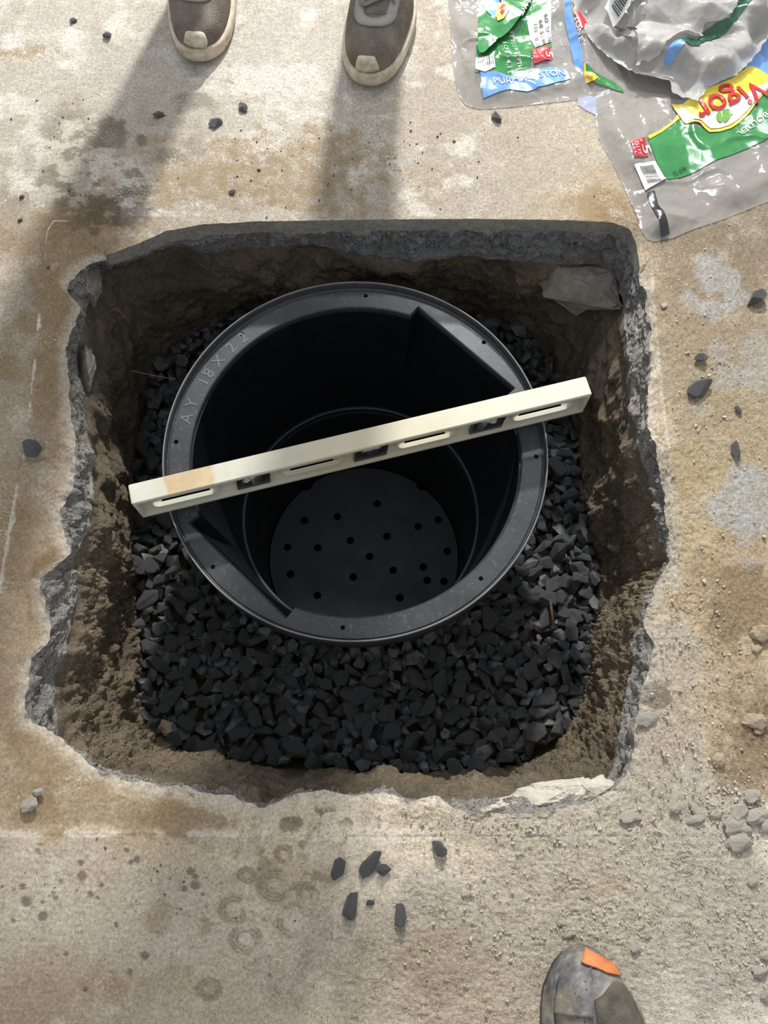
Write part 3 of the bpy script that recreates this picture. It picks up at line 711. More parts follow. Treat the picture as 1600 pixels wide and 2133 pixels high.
def sheet(poly, hfun, step=0.003, off=0.0, rag=0.0, seed=1):
    """sheet of film over an outline (n,2) in metres, lying at hfun(x, y) + off"""
    poly = [tuple(p) for p in poly]
    if rag:
        q = []
        for k in range(len(poly)):
            a, b = np.array(poly[k]), np.array(poly[(k+1) % len(poly)]); m = max(1, int(np.hypot(*(b - a)) / 0.003))
            for t in np.arange(m) / m: q.append(a + (b - a) * t)
        q = np.array(q); nz = noise(p3(q), 160, seed) * rag; nz2 = noise(p3(q), 170, seed + 5) * rag
        poly = [tuple(p) for p in q + np.stack([nz, nz2], -1)]
    a = np.array(poly); xs = np.arange(a[:,0].min() - step, a[:,0].max() + 2*step, step); ys = np.arange(a[:,1].min() - step, a[:,1].max() + 2*step, step)
    X, Y = np.meshgrid(xs, ys); x, y = X.ravel(), Y.ravel(); ins = inpoly(x, y, poly)
    q = grid_quads(len(ys), len(xs), wrap=False); use = ins[q].any(1); q = q[use]
    vid = np.unique(q); x2, y2 = x.copy(), y.copy(); outv = vid[~ins[vid]]
    sx, sy, _ = snap(x[outv], y[outv], poly); x2[outv], y2[outv] = sx, sy
    remap = -np.ones(len(x), int); remap[vid] = np.arange(len(vid))
    xv, yv = x2[vid], y2[vid]
    return np.stack([xv, yv, hfun(xv, yv) + off], -1), remap[q], poly
def crease(M, k=1.0):
    # crinkled film: straight creases between flat facets
    nz = M.noise(14, 3, 0.6, out='Color'); mp = M.node('ShaderNodeVectorMath', operation='MULTIPLY_ADD')
    M.l.new(nz, mp.inputs[0]); mp.inputs[1].default_value = (0.05, 0.05, 0.05); M.l.new(M.co(), mp.inputs[2])
    for sc_, st_, ds_ in ((16, 0.55, 0.010), (45, 0.4, 0.004)):
        v = M.node('ShaderNodeTexVoronoi', feature='F1'); v.inputs['Scale'].default_value = sc_; M.l.new(mp.outputs[0], v.inputs['Vector'])
        M.bump(v.outputs['Distance'], st_ * k, ds_)
def film(name, tintc, alpha=0.5, dirt=0.25):
    M = MatB(name)
    d = M.ramp(M.noise(70, 7, 0.75), [(0.52, 0.0), (0.72, 1.0)])
    c = M.mix(M.math('MULTIPLY', d, dirt), tintc, (0.33, 0.27, 0.2)); M.color(c)
    a = M.math('ADD', M.math('MULTIPLY', M.noise(35, 4), 0.35), alpha - 0.17, True)
    M.set(Roughness=0.12, Specular_IOR_Level=0.6, Alpha=a); crease(M)
    return M.m
MAT_FILM = film('clear_film', (0.36, 0.345, 0.325), 0.62, 0.5)
MAT_FILM2 = film('milky_film', (0.44, 0.43, 0.41), 0.78, 0.5)
def ink(name, c, rough=0.22):
    M = MatB(name); M.color(M.ramp(M.noise(60, 5), [(0.3, [v * .8 for v in c]), (0.7, [min(1, v * 1.12) for v in c])])); M.set(Roughness=rough, Specular_IOR_Level=0.8)
    crease(M, 0.6); return M.m
INK = {k: ink('ink_' + k, c) for k, c in dict(green=(.035, .21, .06), dgreen=(.02, .10, .055), blue=(.16, .33, .68), yellow=(.70, .56, .06), red=(.46, .02, .03), red2=(.52, .035, .05), white=(.72, .72, .70), black=(.018, .018, .02), leaf=(.16, .36, .06), grey=(.42, .40, .39)).items()}
def crumple(seed, amp=0.010, base=0.008, sc=9.0):
    def h(x, y):
        p = np.stack([x, y, np.zeros_like(x)], -1)
        wx = np.stack([x + 0.012 * noise(p, 12, seed + 40), y + 0.012 * noise(p, 12, seed + 41), np.zeros_like(x)], -1)
        big = fbm(p, sc, 2, seed)
        rr = random.Random(seed); folds = 0
        for k in range(7):
            a = rr.uniform(0, math.pi); fr = sc * rr.uniform(0.5, 1.6); ph_ = rr.uniform(0, 1)
            q = (wx[:, 0] * math.cos(a) + wx[:, 1] * math.sin(a)) * fr + ph_
            tri = 1 - np.abs((q % 1) * 2 - 1) * 1.0
            folds = folds + (tri - 0.5) * np.clip(0.5 + 1.2 * noise(p, sc * 0.8, seed + 60 + k), 0, 1) / (fr / sc)
        r1 = np.clip(1 - np.abs(noise(wx, sc * 2.2, seed + 3)) * 6, 0, 1) * np.clip(noise(p, sc, seed + 8) + .3, 0, 1)
        return base + amp * (0.5 * big + 0.75 * folds + 0.45 * r1)
    return h
class Bag:
    def __init__(s, name, outline_px, hfun, z, label, mat, cat='bag', step=0.0024, rag=0.0, edge_drop=True, edge_z=0.0015, edge_w=0.03):
        s.root = empty(name, (0, 0, 0)); s.z = z
        poly0 = PXY(outline_px, z); s.c = poly0.mean(0); s.root.location = (*s.c, 0)
        tag(s.root, label, cat)
        s.poly = [tuple(p) for p in poly0]; base = hfun
        def h(x, y):
            zz_ = base(x, y)
            if edge_drop:
                _, _, d = snap(x, y, s.poly); zz_ = edge_z + (zz_ - edge_z) * sstep(0, edge_w, d) ** 0.8
            return np.maximum(zz_, 0.001)
        s.h = h if edge_drop else base; s.step = step
        s.add('film', outline_px, mat, 0.0, rag=rag)
    def fit(s, v): v = v.copy(); v[:, :2] -= s.c; return v
    def add(s, name, px, mat, off, parent=None, rag=0.0, round_=0, step=None):
        poly = PXY(px, s.z) if not round_ else PXY(curve_poly(px, round_), s.z)
        v, q, pl = sheet(poly, s.h, step or s.step, off, rag, hash(name) % 7 if False else 3)
        return link(name, np_mesh(name, s.fit(v), q), mat, parent or s.root, True)
    def text(s, name, string, p0, p1, height, mat, off, squash=1.0, parent=None, bold=0.0):
        a = np.array(P(*p0, s.z)[:2]); b = np.array(P(*p1, s.z)[:2]); d = b - a; ln = np.hypot(*d); d /= ln; n_ = np.array([-d[1], d[0]])
        me = text_mesh(string, 1.0, 0.0, bold); vs = np.array([v.co[:] for v in me.vertices])
        w0, w1 = vs[:, 0].min(), vs[:, 0].max(); hh = vs[:, 1].max()
        hm = height / 1463.0
        bm = bmesh.new(); bm.from_mesh(me); bpy.data.meshes.remove(me)
        for v in bm.verts:
            u = (v.co.x - w0) / (w1 - w0) * ln; t = v.co.y / max(hh, 1e-6) * hm
            xy = a + d * u + n_ * t; v.co = (xy[0], xy[1], 0)
        bmesh.ops.triangulate(bm, faces=bm.faces)
        for _ in range(3):
            le = [e for e in bm.edges if e.calc_length() > 0.006]
            if not le: break
            bmesh.ops.subdivide_edges(bm, edges=le, cuts=1); bmesh.ops.triangulate(bm, faces=bm.faces)
        co = np.array([v.co[:] for v in bm.verts]); z_ = s.h(co[:, 0], co[:, 1]) + off
        for k, v in enumerate(bm.verts): v.co = (co[k, 0] - s.c[0], co[k, 1] - s.c[1], z_[k])
        return bm_obj(name, bm, mat, parent or s.root)
    def bars(s, name, p0, p1, q0, n, mat, off, parent=None):
        """barcode: bars laid from p0 to p1, each reaching along q0-p0"""
        a, b, c_ = (np.array(P(*p, s.z)[:2]) for p in (p0, p1, q0)); rr = random.Random(5); verts, quads = [], []
        for k in range(n):
            t0 = k / n; t1 = t0 + rr.choice((0.25, 0.4, 0.6)) / n
            for j in range(4):
                u0, u1 = j / 4, (j + 1) / 4; i0 = len(verts)
                for t, u in ((t0, u0), (t1, u0), (t1, u1), (t0, u1)): verts.append(a + (b - a) * t + (c_ - a) * u)
                quads.append((i0, i0 + 1, i0 + 2, i0 + 3))
        v = np.array(verts); v = np.concatenate([v, (s.h(v[:, 0], v[:, 1]) + off)[:, None]], 1)
        return link(name, np_mesh(name, s.fit(v), np.array(quads)), mat, parent or s.root)

# left bag
b1 = Bag('gravel_bag', [(930,-160),(935,0),(941,70),(948,150),(957,185),(972,205),(1000,214),(1050,211),(1100,206),(1190,196),(1240,188),(1275,170),(1270,60),(1235,-160)],
         crumple(5, 0.009, 0.010, 10), 0.014, 'empty clear plastic bag with blue band at its edge, beside the grey sneaker', MAT_FILM)
b1.add('green_print', [(1000,0),(1040,-100),(1160,-100),(1140,30),(1150,95),(1108,120),(1100,150),(990,150),(990,118)], INK['green'], 0.0012)
b1.add('blue_print', [(1000,150),(1040,149),(1100,148),(1145,135),(1180,137),(1190,160),(1100,184),(1060,180),(1008,197)], INK['blue'], 0.0013)
b1.add('blue_print', [(1003,-60),(1050,-60),(1048,30),(1030,36),(1012,15)], INK['blue'], 0.0022)
b1.add('white_label', [(990,122),(1028,114),(1032,142),(1010,152),(992,148)], INK['white'], 0.0024)
b1.bars('barcode', (994, 123), (1027, 118), (996, 143), 16, INK['black'], 0.0034)
b1.text('lettering', 'PURPOSE STON', (1030, 172), (1180, 152), 15, INK['white'], 0.0030)
b1.add('table_print', [(1098,45),(1146,8),(1150,84),(1116,96)], INK['white'], 0.0024)
for k, (t, p0, p1) in enumerate([('111 100 133', (1112,50),(1118,96)), ('68 50 66', (1122,44),(1132,90)), ('60 50 76', (1132,34),(1143,86))]): b1.text('table_figures', t, p0, p1, 8, INK['black'], 0.0034)
b1.add('red_print', [(1106,103),(1144,92),(1151,122),(1112,134)], INK['red2'], 0.0026)
b1.text('lettering', '.5', (1136, 100), (1138, 118), 15, INK['white'], 0.0036); b1.text('lettering', 'CU FT', (1119, 104), (1128, 126), 7, INK['white'], 0.0036); b1.text('lettering', '14.1 L', (1110, 108), (1116, 128), 6, INK['white'], 0.0036)
b1.text('lettering', 'FT TO 2 IN DEPTH', (1062, 60), (1080, 140), 9, INK['white'], 0.0026); b1.text('lettering', '5 CFT 14.1 L', (1047, 82), (1060, 148), 9, INK['white'], 0.0026)
b1.text('lettering', 'GARDEN CLUB', (1003, 50), (1005, 96), 6, INK['white'], 0.0026)
fold = b1.add('folded_flap', [(1030,-100),(1125,-100),(1100,15),(1055,70),(1020,105),(998,118),(996,60),(1022,40),(1048,32)], INK['green'], 0.010, round_=3)
b1.add('yellow_logo', [(1036,14),(1056,14),(1061,28),(1048,46),(1036,51),(1031,40)], INK['yellow'], 0.0116, fold)
b1.add('logo_mark', [(1044,40),(1038,30),(1047,16),(1055,26)], INK['red'], 0.0126, fold)
b1.text('lettering', 'GE WT', (1102, 0), (1078, 40), 10, INK['white'], 0.0116, parent=fold)

# right bag with the big logo
out2 = [(1150,-160),(1150,0),(1162,45),(1180,92),(1190,140),(1212,165),(1238,188),(1247,230),(1252,270),(1275,310),(1300,360),(1325,415),(1336,440),(1342,465),(1356,484),(1372,488),(1410,480),(1450,463),(1520,440),(1600,408),(1760,350),(1800,-160)]
b2 = Bag('gravel_bag', out2, crumple(23, 0.010, 0.012, 8), 0.018, 'empty clear plastic bag with yellow and red logo and broad green print', MAT_FILM)
b2.add('green_print', [(1350,285),(1405,248),(1424,238),(1440,252),(1480,266),(1525,262),(1560,240),(1600,185),(1760,120),(1760,235),(1600,288),(1500,328),(1396,367),(1376,345),(1366,318)], INK['green'], 0.0013)
b2.add('yellow_edge', [(1350,281),(1405,243),(1415,230),(1420,238),(1354,287)], INK['yellow'], 0.0024, step=0.0016)
b2.add('blue_print', [(1410,185),(1450,160),(1500,140),(1560,100),(1620,60),(1760,0),(1760,120),(1600,150),(1560,132),(1480,170)], INK['blue'], 0.0012)
lg = b2.add('yellow_logo', [(1402,208),(1424,212),(1470,182),(1530,158),(1560,133),(1580,134),(1620,150),(1650,150),(1600,185),(1560,237),(1525,263),(1480,270),(1460,250),(1432,250),(1420,235)], INK['yellow'], 0.0026, round_=2)
b2.add('logo_panel', [(1440,236),(1460,240),(1505,224),(1550,200),(1590,172),(1612,166),(1592,190),(1555,233),(1522,257),(1483,264),(1462,246),(1446,246)], INK['white'], 0.0036, lg, round_=2)
b2.text('logo_lettering', 'Vigor', (1582, 166), (1440, 216), 56, INK['red'], 0.0052, parent=lg, bold=0.012)
for px_ in ([(1492,240),(1500,232),(1506,250),(1498,252)], [(1506,236),(1522,238),(1516,250),(1508,252)], [(1504,233),(1516,228),(1528,236),(1514,240)]): b2.add('leaf_mark', px_, INK['leaf'], 0.0050, lg, round_=3, step=0.0016)
b2.text('lettering', 'BOLDER.', (1592, 238), (1535, 272), 12, INK['white'], 0.0030)
b2.add('red_print', [(1313,296),(1343,287),(1353,320),(1322,328)], INK['red2'], 0.0024)
b2.text('lettering', '.5', (1332, 294), (1343, 318), 17, INK['white'], 0.0034); b2.text('lettering', 'CU FT', (1320, 298), (1331, 323), 7, INK['white'], 0.0034); b2.text('lettering', '14.1 L', (1312, 298), (1322, 324), 6, INK['white'], 0.0034)
b2.add('white_label', [(1322,341),(1366,331),(1391,366),(1347,391)], INK['white'], 0.0024)
b2.bars('barcode', (1333, 346), (1352, 380), (1362, 340), 18, INK['black'], 0.0034)
b2.add('black_mark', [(1350,396),(1366,391),(1374,420),(1401,476),(1384,482),(1362,430)], INK['black'], 0.0024)
b2.text('lettering', '469 52', (1432, 334), (1404, 350), 10, INK['black'], 0.0028)
b2.add('blue_print', [(1168,-60),(1182,-60),(1190,30),(1207,85),(1214,120),(1216,150),(1208,156),(1196,110),(1184,60),(1175,20)], INK['blue'], 0.0016, round_=2)
b2.text('lettering', 'TONE', (1194, 40), (1206, 90), 8, INK['white'], 0.0032)
b2.add('red_print', [(1194,22),(1208,30),(1227,60),(1206,68)], INK['red2'], 0.0018)
sg_ = b2.add('green_swoosh', [(1219,130),(1240,146),(1275,160),(1290,170),(1304,184),(1270,174),(1240,163),(1222,150)], INK['green'], 0.0018, round_=2)
b2.add('yellow_logo', [(1216,132),(1220,130),(1222,144),(1240,150),(1248,156),(1240,162),(1222,162)], INK['yellow'], 0.0030, sg_, step=0.0015)
b2.text('lettering', 'Vigoro', (1240, 161), (1223, 150), 7, INK['red'], 0.0040, parent=sg_)

# torn bag lying on top of it
out3 = [(1200,-160),(1200,0),(1222,40),(1245,72),(1275,98),(1305,118),(1330,130),(1372,140),(1405,148),(1410,175),(1432,183),(1462,190),(1475,172),(1500,152),(1545,135),(1580,100),(1610,60),(1780,0),(1780,-160)]
b3 = Bag('gravel_bag', out3, crumple(61, 0.030, 0.040, 13), 0.042, 'torn crumpled milky plastic bag heaped on the logo bag at the corner', MAT_FILM2, rag=0.0018, edge_z=0.024, edge_w=0.022)
b3.add('opening_inside', [(1400,95),(1440,92),(1462,62),(1490,45),(1520,40),(1540,0),(1560,-40),(1580,-60),(1570,0),(1545,30),(1520,55),(1480,78),(1452,105),(1432,111),(1410,106)], INK['dgreen'], 0.0016, rag=0.0012)
b3.add('torn_flap', [(1330,128),(1310,60),(1390,10),(1470,-60),(1560,-80),(1540,0),(1520,42),(1500,46),(1465,55),(1462,72),(1440,92),(1402,90),(1380,112)], MAT_FILM2, 0.012, rag=0.0035)
wl = b3.add('white_label', [(1258,20),(1285,-20),(1318,-10),(1310,20),(1282,44)], INK['white'], 0.016)
b3.bars('barcode', (1272, 20), (1300, -16), (1290, 32), 14, INK['black'], 0.018, wl)
b3.add('black_mark', [(1281,48),(1296,42),(1308,66),(1322,86),(1306,88),(1290,66)], INK['black'], 0.0162)
b3.add('green_print', [(1312,-40),(1345,-40),(1340,0),(1318,12)], INK['green'], 0.0162)
b3.add('blue_print', [(1388,108),(1404,96),(1420,112),(1400,128),(1384,122)], INK['blue'], 0.002)
# small blue flap of film below
b4 = Bag('film_scrap', [(1203,200),(1225,190),(1250,192),(1256,238),(1240,236),(1220,226),(1206,216)], crumple(80, 0.003, 0.004, 12), 0.004, 'small bluish scrap of plastic film poking out between the two printed bags', film('blue_film', (0.42, 0.47, 0.62), 0.75, 0.5), cat='plastic scrap')

# ------------------------------------------------------------------ people: sneakers, boot and the legs above them
def loft(name, secs, mat, parent, smooth_=True, cap=True):
    n = len(secs[0]); v = np.concatenate([np.array(s_) for s_ in secs]); q = grid_quads(len(secs), n)
    tris = []
    if cap:
        for base_, rev in ((0, True), ((len(secs) - 1) * n, False)):
            c_ = v[base_:base_ + n].mean(0); v = np.concatenate([v, c_[None]]); ci = len(v) - 1
            for k in range(n): tris.append((base_ + (k + 1) % n, base_ + k, ci) if rev else (base_ + k, base_ + (k + 1) % n, ci))
    o = link(name, np_mesh(name, v, q, np.array(tris) if tris else None), mat, parent, smooth_)
    bm_ = bmesh.new(); bm_.from_mesh(o.data); bmesh.ops.recalc_face_normals(bm_, faces=bm_.faces); bm_.to_mesh(o.data); bm_.free()
    return o
M = MatB('sneaker_mesh')
n = M.noise(28, 6, 0.6); wv = M.voro(520)
M.color(M.mix(1.0, M.ramp(n, [(0.3, (0.125, 0.105, 0.085)), (0.72, (0.26, 0.225, 0.185))]), M.ramp(wv, [(0.1, 0.75), (0.6, 1.1)]), 'MULTIPLY')); M.set(Roughness=0.95, Specular_IOR_Level=0.15)
M.bump(wv, 0.5, 0.0012); MAT_KNIT = M.m
M = MatB('sneaker_sole')
M.color(M.ramp(M.noise(60, 7, 0.7), [(0.32, (0.40, 0.30, 0.18)), (0.52, (0.60, 0.53, 0.42)), (0.72, (0.74, 0.69, 0.60))])); M.set(Roughness=0.75); M.bump(M.noise(300, 4), 0.3, 0.001); MAT_SOLE = M.m
MAT_GREYTRIM = simple('sneaker_trim', (0.36, 0.345, 0.315), 0.7, 0.15, 80, 0.2)
MAT_LACE = simple('lace', (0.24, 0.215, 0.185), 0.95, 0.2, 200, 0.6, 900)
MAT_TONGUE = simple('tongue', (0.19, 0.165, 0.14), 0.95, 0.25, 120, 0.5, 700)
MAT_TROUSER = simple('dark_trousers', (0.045, 0.05, 0.062), 0.95, 0.3, 40, 0.4, 500)
def shoe_half(s, L_, W, toe=0.42):
    """half width along the length, s metres from the toe"""
    t = s / L_
    if t < toe: return W * (1 - (1 - t / toe) ** 2.6) ** 0.5
    if t < 0.72: return W * (1 - 0.17 * ((t - toe) / (0.72 - toe)) ** 1.2)
    return W * 0.83 * max(0.0, 1 - ((t - 0.72) / 0.285) ** 3.2) ** 0.5
def curve_x(s, side): return side * 0.012 * (1 - math.cos(min(1, s / 0.12) * math.pi / 2)) - side * 0.006
def sneaker(parent, side):
    L_, W = 0.285, 0.0505; sh = empty('sneaker', (0, 0, 0)); sh.parent = parent
    sv = [0.0005 + (L_ - 0.001) * (0.5 - 0.5 * math.cos(math.pi * k / 44)) for k in range(45)]
    def xc(s): return curve_x(s, side)
    secs = []
    for s in sv:                                # midsole
        hw_ = max(0.003, shoe_half(s, L_, W)); spring = 0.010 * max(0, 1 - s / 0.05) ** 2; hgt = 0.021 + 0.015 * (s / L_)
        ring = []
        for u, z in ((-0.94, 0.0), (-1.0, 0.3), (-1.0, 0.75), (-0.95, 1.0), (-0.5, 1.0), (0.5, 1.0), (0.95, 1.0), (1.0, 0.75), (1.0, 0.3), (0.94, 0.0), (0.4, 0.0), (-0.4, 0.0)):
            ring.append((xc(s) + hw_ * u, s, spring + hgt * z))
        secs.append(ring)
    loft('sole', secs, MAT_SOLE, sh)
    def top_h(s): t = s / L_; return 0.018 + 0.026 * min(1, s / 0.055) ** 0.55 + 0.050 * sstep(0.14, 0.62, np.array(t)) 
    def upper_pt(s, a, out=0.0):
        hw_ = max(0.002, shoe_half(s - 0.004, L_ - 0.006, W - 0.0045)) if s > 0.0045 else 0.002
        cz = 0.020 + 0.006 * max(0, 1 - s / 0.05) ** 2
        ca, sa = math.cos(a), math.sin(a)
        return (xc(s) + (hw_ + out) * math.copysign(abs(ca) ** 0.72, ca), s, cz + (float(top_h(s)) + out) * max(0, sa) ** 0.85)
    secs = []
    for s in [0.0048 + (0.272 - 0.0048) * (0.5 - 0.5 * math.cos(math.pi * k / 40)) for k in range(41)]:
        secs.append([upper_pt(s, math.pi * k / 24) for k in range(25)])
    loft('upper', secs, MAT_KNIT, sh)
    # toe bumper: a small cream tab wrapped over the front of the upper
    secs = []
    for k in range(13):
        u = -1 + k / 6; x = 0.0165 * u; e = math.sqrt(max(0.03, 1 - abs(u) ** 4)); t0 = L_ * 0.42 * (1 - (1 - (x / W) ** 2) ** (1 / 2.6)); b0 = 0.034
        secs.append([(xc(0) + x - side * 0.003, t0 + ds, b0 + (z - b0) * e) for ds, z in ((.0035, .027), (.0022, .040), (.0034, .0495), (.0085, .0535), (.0120, .0525), (.0090, .044), (.0060, .030))])
    loft('toe_bumper', secs, MAT_SOLE, sh)
    # eyestay: a U-shaped pale band, tongue inside, laces
    def band(name, path, halfw, out, mat):
        rows_ = []
        for k, (s, a) in enumerate(path):
            s1, a1 = path[min(k + 1, len(path) - 1)]; s0, a0 = path[max(k - 1, 0)]
            p_, q_ = Vector(upper_pt(s1, a1)), Vector(upper_pt(s0, a0)); d = (p_ - q_).normalized()
            c_ = Vector(upper_pt(s, a, out)); nrm = (c_ - Vector((xc(s), s, 0.02))); nrm = (nrm - d * nrm.dot(d)).normalized(); t_ = d.cross(nrm)
            rows_.append([tuple(c_ + t_ * halfw - nrm * 0.003), tuple(c_ + t_ * halfw * 0.92), tuple(c_ + nrm * 0.0006), tuple(c_ - t_ * halfw * 0.92), tuple(c_ - t_ * halfw - nrm * 0.003)])
        return loft(name, rows_, mat, sh)
    U = []
    for k in range(33):
        t = math.pi * (k / 32); s = 0.076 - 0.018 * math.sin(t) + (0.0); a = math.pi / 2 + math.cos(t) * 0.42
        U.append((s, a))
    U = [(0.20 - 0.124 * k / 10, math.pi / 2 + 0.42 + 0.06 * (1 - k / 10)) for k in range(10)] + U + [(0.076 + 0.124 * k / 10, math.pi / 2 - 0.42 - 0.06 * k / 10) for k in range(1, 11)]
    band('eyestay', U, 0.0075, 0.0016, MAT_GREYTRIM)
    secs = []
    for s in np.linspace(0.068, 0.21, 14): secs.append([upper_pt(s, math.pi / 2 + d, 0.0012) for d in np.linspace(-0.4, 0.4, 9)] + [upper_pt(s, math.pi / 2 + d, -0.002) for d in np.linspace(0.4, -0.4, 9)])
    loft('tongue', secs, MAT_TONGUE, sh)
    for k in range(4):
        s = 0.084 + 0.024 * k; secs = []
        for j in range(17):
            d = -0.42 + 0.84 * j / 16; c_ = Vector(upper_pt(s + 0.006 * math.sin(j * 0.4), math.pi / 2 + d, 0.004))
            secs.append([tuple(c_ + Vector((0, 0.0042 * math.cos(t), 0.0018 * math.sin(t)))) for t in (2 * math.pi * i / 8 for i in range(8))])
        loft('lace', secs, MAT_LACE, sh)
    return sh
def skin_body(name, joints, edges, mat, parent, root=0):
    me = bpy.data.meshes.new(name); me.from_pydata([j[0] for j in joints], edges, []); o = bpy.data.objects.new(name, me); COL.objects.link(o); o.parent = parent
    m = o.modifiers.new('skin', 'SKIN'); m.use_smooth_shade = True
    for k, j in enumerate(joints): me.skin_vertices[0].data[k].radius = (j[1], j[1])
    me.skin_vertices[0].data[root].use_root = True
    o.modifiers.new('sub', 'SUBSURF').levels = 2
    dg = bpy.context.evaluated_depsgraph_get(); dg.update(); new = bpy.data.meshes.new_from_object(o.evaluated_get(dg)); o.modifiers.clear(); o.data = new
    new.materials.clear(); new.materials.append(mat); new.polygons.foreach_set('use_smooth', [True] * len(new.polygons)); return o
tl = P(408, 138); tr = P(764, 190)
pc = ((tl[0] + tr[0]) / 2, (tl[1] + tr[1]) / 2 + 0.12)
person = empty('person', (pc[0], pc[1], 0))
tag(person, 'person in worn grey-brown sneakers standing at the far edge of the pit', 'person')
sl = sneaker(person, -1); sl.location = (tl[0] - pc[0] - 0.004, tl[1] - pc[1], 0); sl.rotation_euler = (0, 0, math.radians(-7))
sr = sneaker(person, 1); sr.location = (tr[0] - pc[0] + 0.010, tr[1] - pc[1], 0); sr.rotation_euler = (0, 0, math.radians(-3))
def ank(o, rz): return Vector((o.location.x - math.sin(rz) * 0.215, o.location.y + math.cos(rz) * 0.215, 0.085))
aL, aR = ank(sl, math.radians(-7)), ank(sr, math.radians(-3))
J = [((.02, .16, .93), .150), (tuple((aL + Vector((.03, -.03, .80)))), .075), (tuple(aL + Vector((-.02, -.03, .40))), .050), (tuple(aL + Vector((0, 0, .22))), .047), (tuple(aL), .040),
     (tuple(aR + Vector((-.02, -.03, .80))), .075), (tuple(aR + Vector((0, -.03, .40))), .050), (tuple(aR + Vector((0, 0, .22))), .047), (tuple(aR), .040),
     ((.03, .18, 1.15), .14), ((.04, .16, 1.40), .16), ((.04, .14, 1.54), .055), ((.04, .10, 1.66), .095), ((-.17, .16, 1.40), .06), ((-.21, .18, 1.14), .045), ((-.20, .10, .92), .035), ((.25, .16, 1.40), .06), ((.29, .18, 1.14), .045), ((.28, .10, .92), .035)]
skin_body('body', J, [(0,1),(1,2),(2,3),(3,4),(0,5),(5,6),(6,7),(7,8),(0,9),(9,10),(10,11),(11,12),(10,13),(13,14),(14,15),(10,16),(16,17),(17,18)], MAT_TROUSER, person)

# photographer's boot
M = MatB('worn_leather')
n = M.noise(38, 7, 0.68); c = M.ramp(n, [(0.36, (0.075, 0.075, 0.08)), (0.50, (0.20, 0.195, 0.185)), (0.64, (0.40, 0.37, 0.31))])
c = M.mix(M.ramp(M.noise(22, 4), [(0.5, 0.0), (0.65, 0.6)]), c, (0.22, 0.18, 0.10))
c = M.mix(M.ramp(M.voro(110), [(0.10, 0.8), (0.16, 0.0)]), c, (0.03, 0.03, 0.035))
M.color(c); M.set(Roughness=0.62); M.bump(M.noise(90, 6, 0.7), 0.7, 0.003); MAT_LEATHER = M.m
MAT_ORANGE = simple('orange_rubber', (0.62, 0.20, 0.07), 0.65, 0.3, 120, 0.5, 500)
MAT_SUEDE = simple('brown_suede', (0.115, 0.10, 0.078), 0.95, 0.35, 60, 0.8, 600)
MAT_BSOLE = simple('boot_rubber', (0.05, 0.048, 0.046), 0.8, 0.35, 60, 0.4)
bt = P(1226, 1972, 0.03); ROT = math.radians(180)
who = empty('person', (bt[0], bt[1] - 0.12, 0))
tag(who, 'person in a scuffed grey work boot with orange toe patch at the near edge', 'person')
boot = empty('work_boot'); boot.parent = who; boot.location = (0.0, 0.12 + 0.006, 0); boot.rotation_euler = (0, 0, ROT)
BL, BW = 0.30, 0.0555
def b_half(s): return max(0.003, shoe_half(s, BL, BW, 0.46))
def bxc(s): return -curve_x(s, 1) * 1.2
secs = []
for s in [0.0005 + (BL - 0.001) * (0.5 - 0.5 * math.cos(math.pi * k / 44)) for k in range(45)]:
    lug = 0.93 + 0.018 * (1 if int(s * 90) % 2 else 0); hw_ = b_half(s) * lug; spring = 0.008 * max(0, 1 - s / 0.05) ** 2
    secs.append([(bxc(s) + hw_ * u, 0.008 + s * 0.97, spring + 0.030 * z) for u, z in ((-.95,0),(-1.02,.3),(-1.0,.8),(-.94,1),(0,1),(.94,1),(1.0,.8),(1.02,.3),(.95,0),(0,0))])
loft('sole', secs, MAT_BSOLE, boot)
def b_top(s): return 0.016 + 0.044 * min(1, s / 0.05) ** 0.5 + 0.05 * float(sstep(0.10, 0.22, np.array(s)))
def b_pt(s, a, out=0.0):
    hw_ = max(0.002, shoe_half(s - 0.004, BL - 0.006, BW - 0.003, 0.46)) if s > 0.0045 else 0.002
    ca, sa = math.cos(a), math.sin(a)
    return (bxc(s) + (hw_ + out) * math.copysign(abs(ca) ** 0.7, ca), s - out * max(0, 1 - s / 0.03), 0.024 + (b_top(s) + out) * max(0, sa) ** 0.8)
def b_patch(name, fn, out, mat, thick=0.004):
    """panel laid on the boot: fn(u, v) -> (s, angle), u, v in 0..1"""
    n_, m_ = 13, 13; v1 = [b_pt(*fn(i / (n_-1), j / (m_-1)), out) for i in range(n_) for j in range(m_)]; v0 = [b_pt(*fn(i / (n_-1), j / (m_-1)), out - thick) for i in range(n_) for j in range(m_)]
    q1 = grid_quads(n_, m_, False); q0 = q1[:, ::-1] + n_ * m_; rim = [i * m_ for i in range(n_)] + [(n_-1) * m_ + j for j in range(1, m_)] + [i * m_ + m_ - 1 for i in range(n_-2, -1, -1)] + [j for j in range(m_-2, 0, -1)]
    side = [(rim[k], rim[(k+1) % len(rim)], rim[(k+1) % len(rim)] + n_*m_, rim[k] + n_*m_) for k in range(len(rim))]
    o = link(name, np_mesh(name, np.array(v1 + v0), np.concatenate([q1, q0, np.array(side)])), mat, boot, True)
    bm_ = bmesh.new(); bm_.from_mesh(o.data); bmesh.ops.recalc_face_normals(bm_, faces=bm_.faces); bm_.to_mesh(o.data); bm_.free(); return o
secs = [[b_pt(s, math.pi * k / 28) for k in range(29)] for s in [0.0047 + (0.29 - 0.0047) * (0.5 - 0.5 * math.cos(math.pi * k / 44)) for k in range(45)]]
loft('upper', secs, MAT_LEATHER, boot)
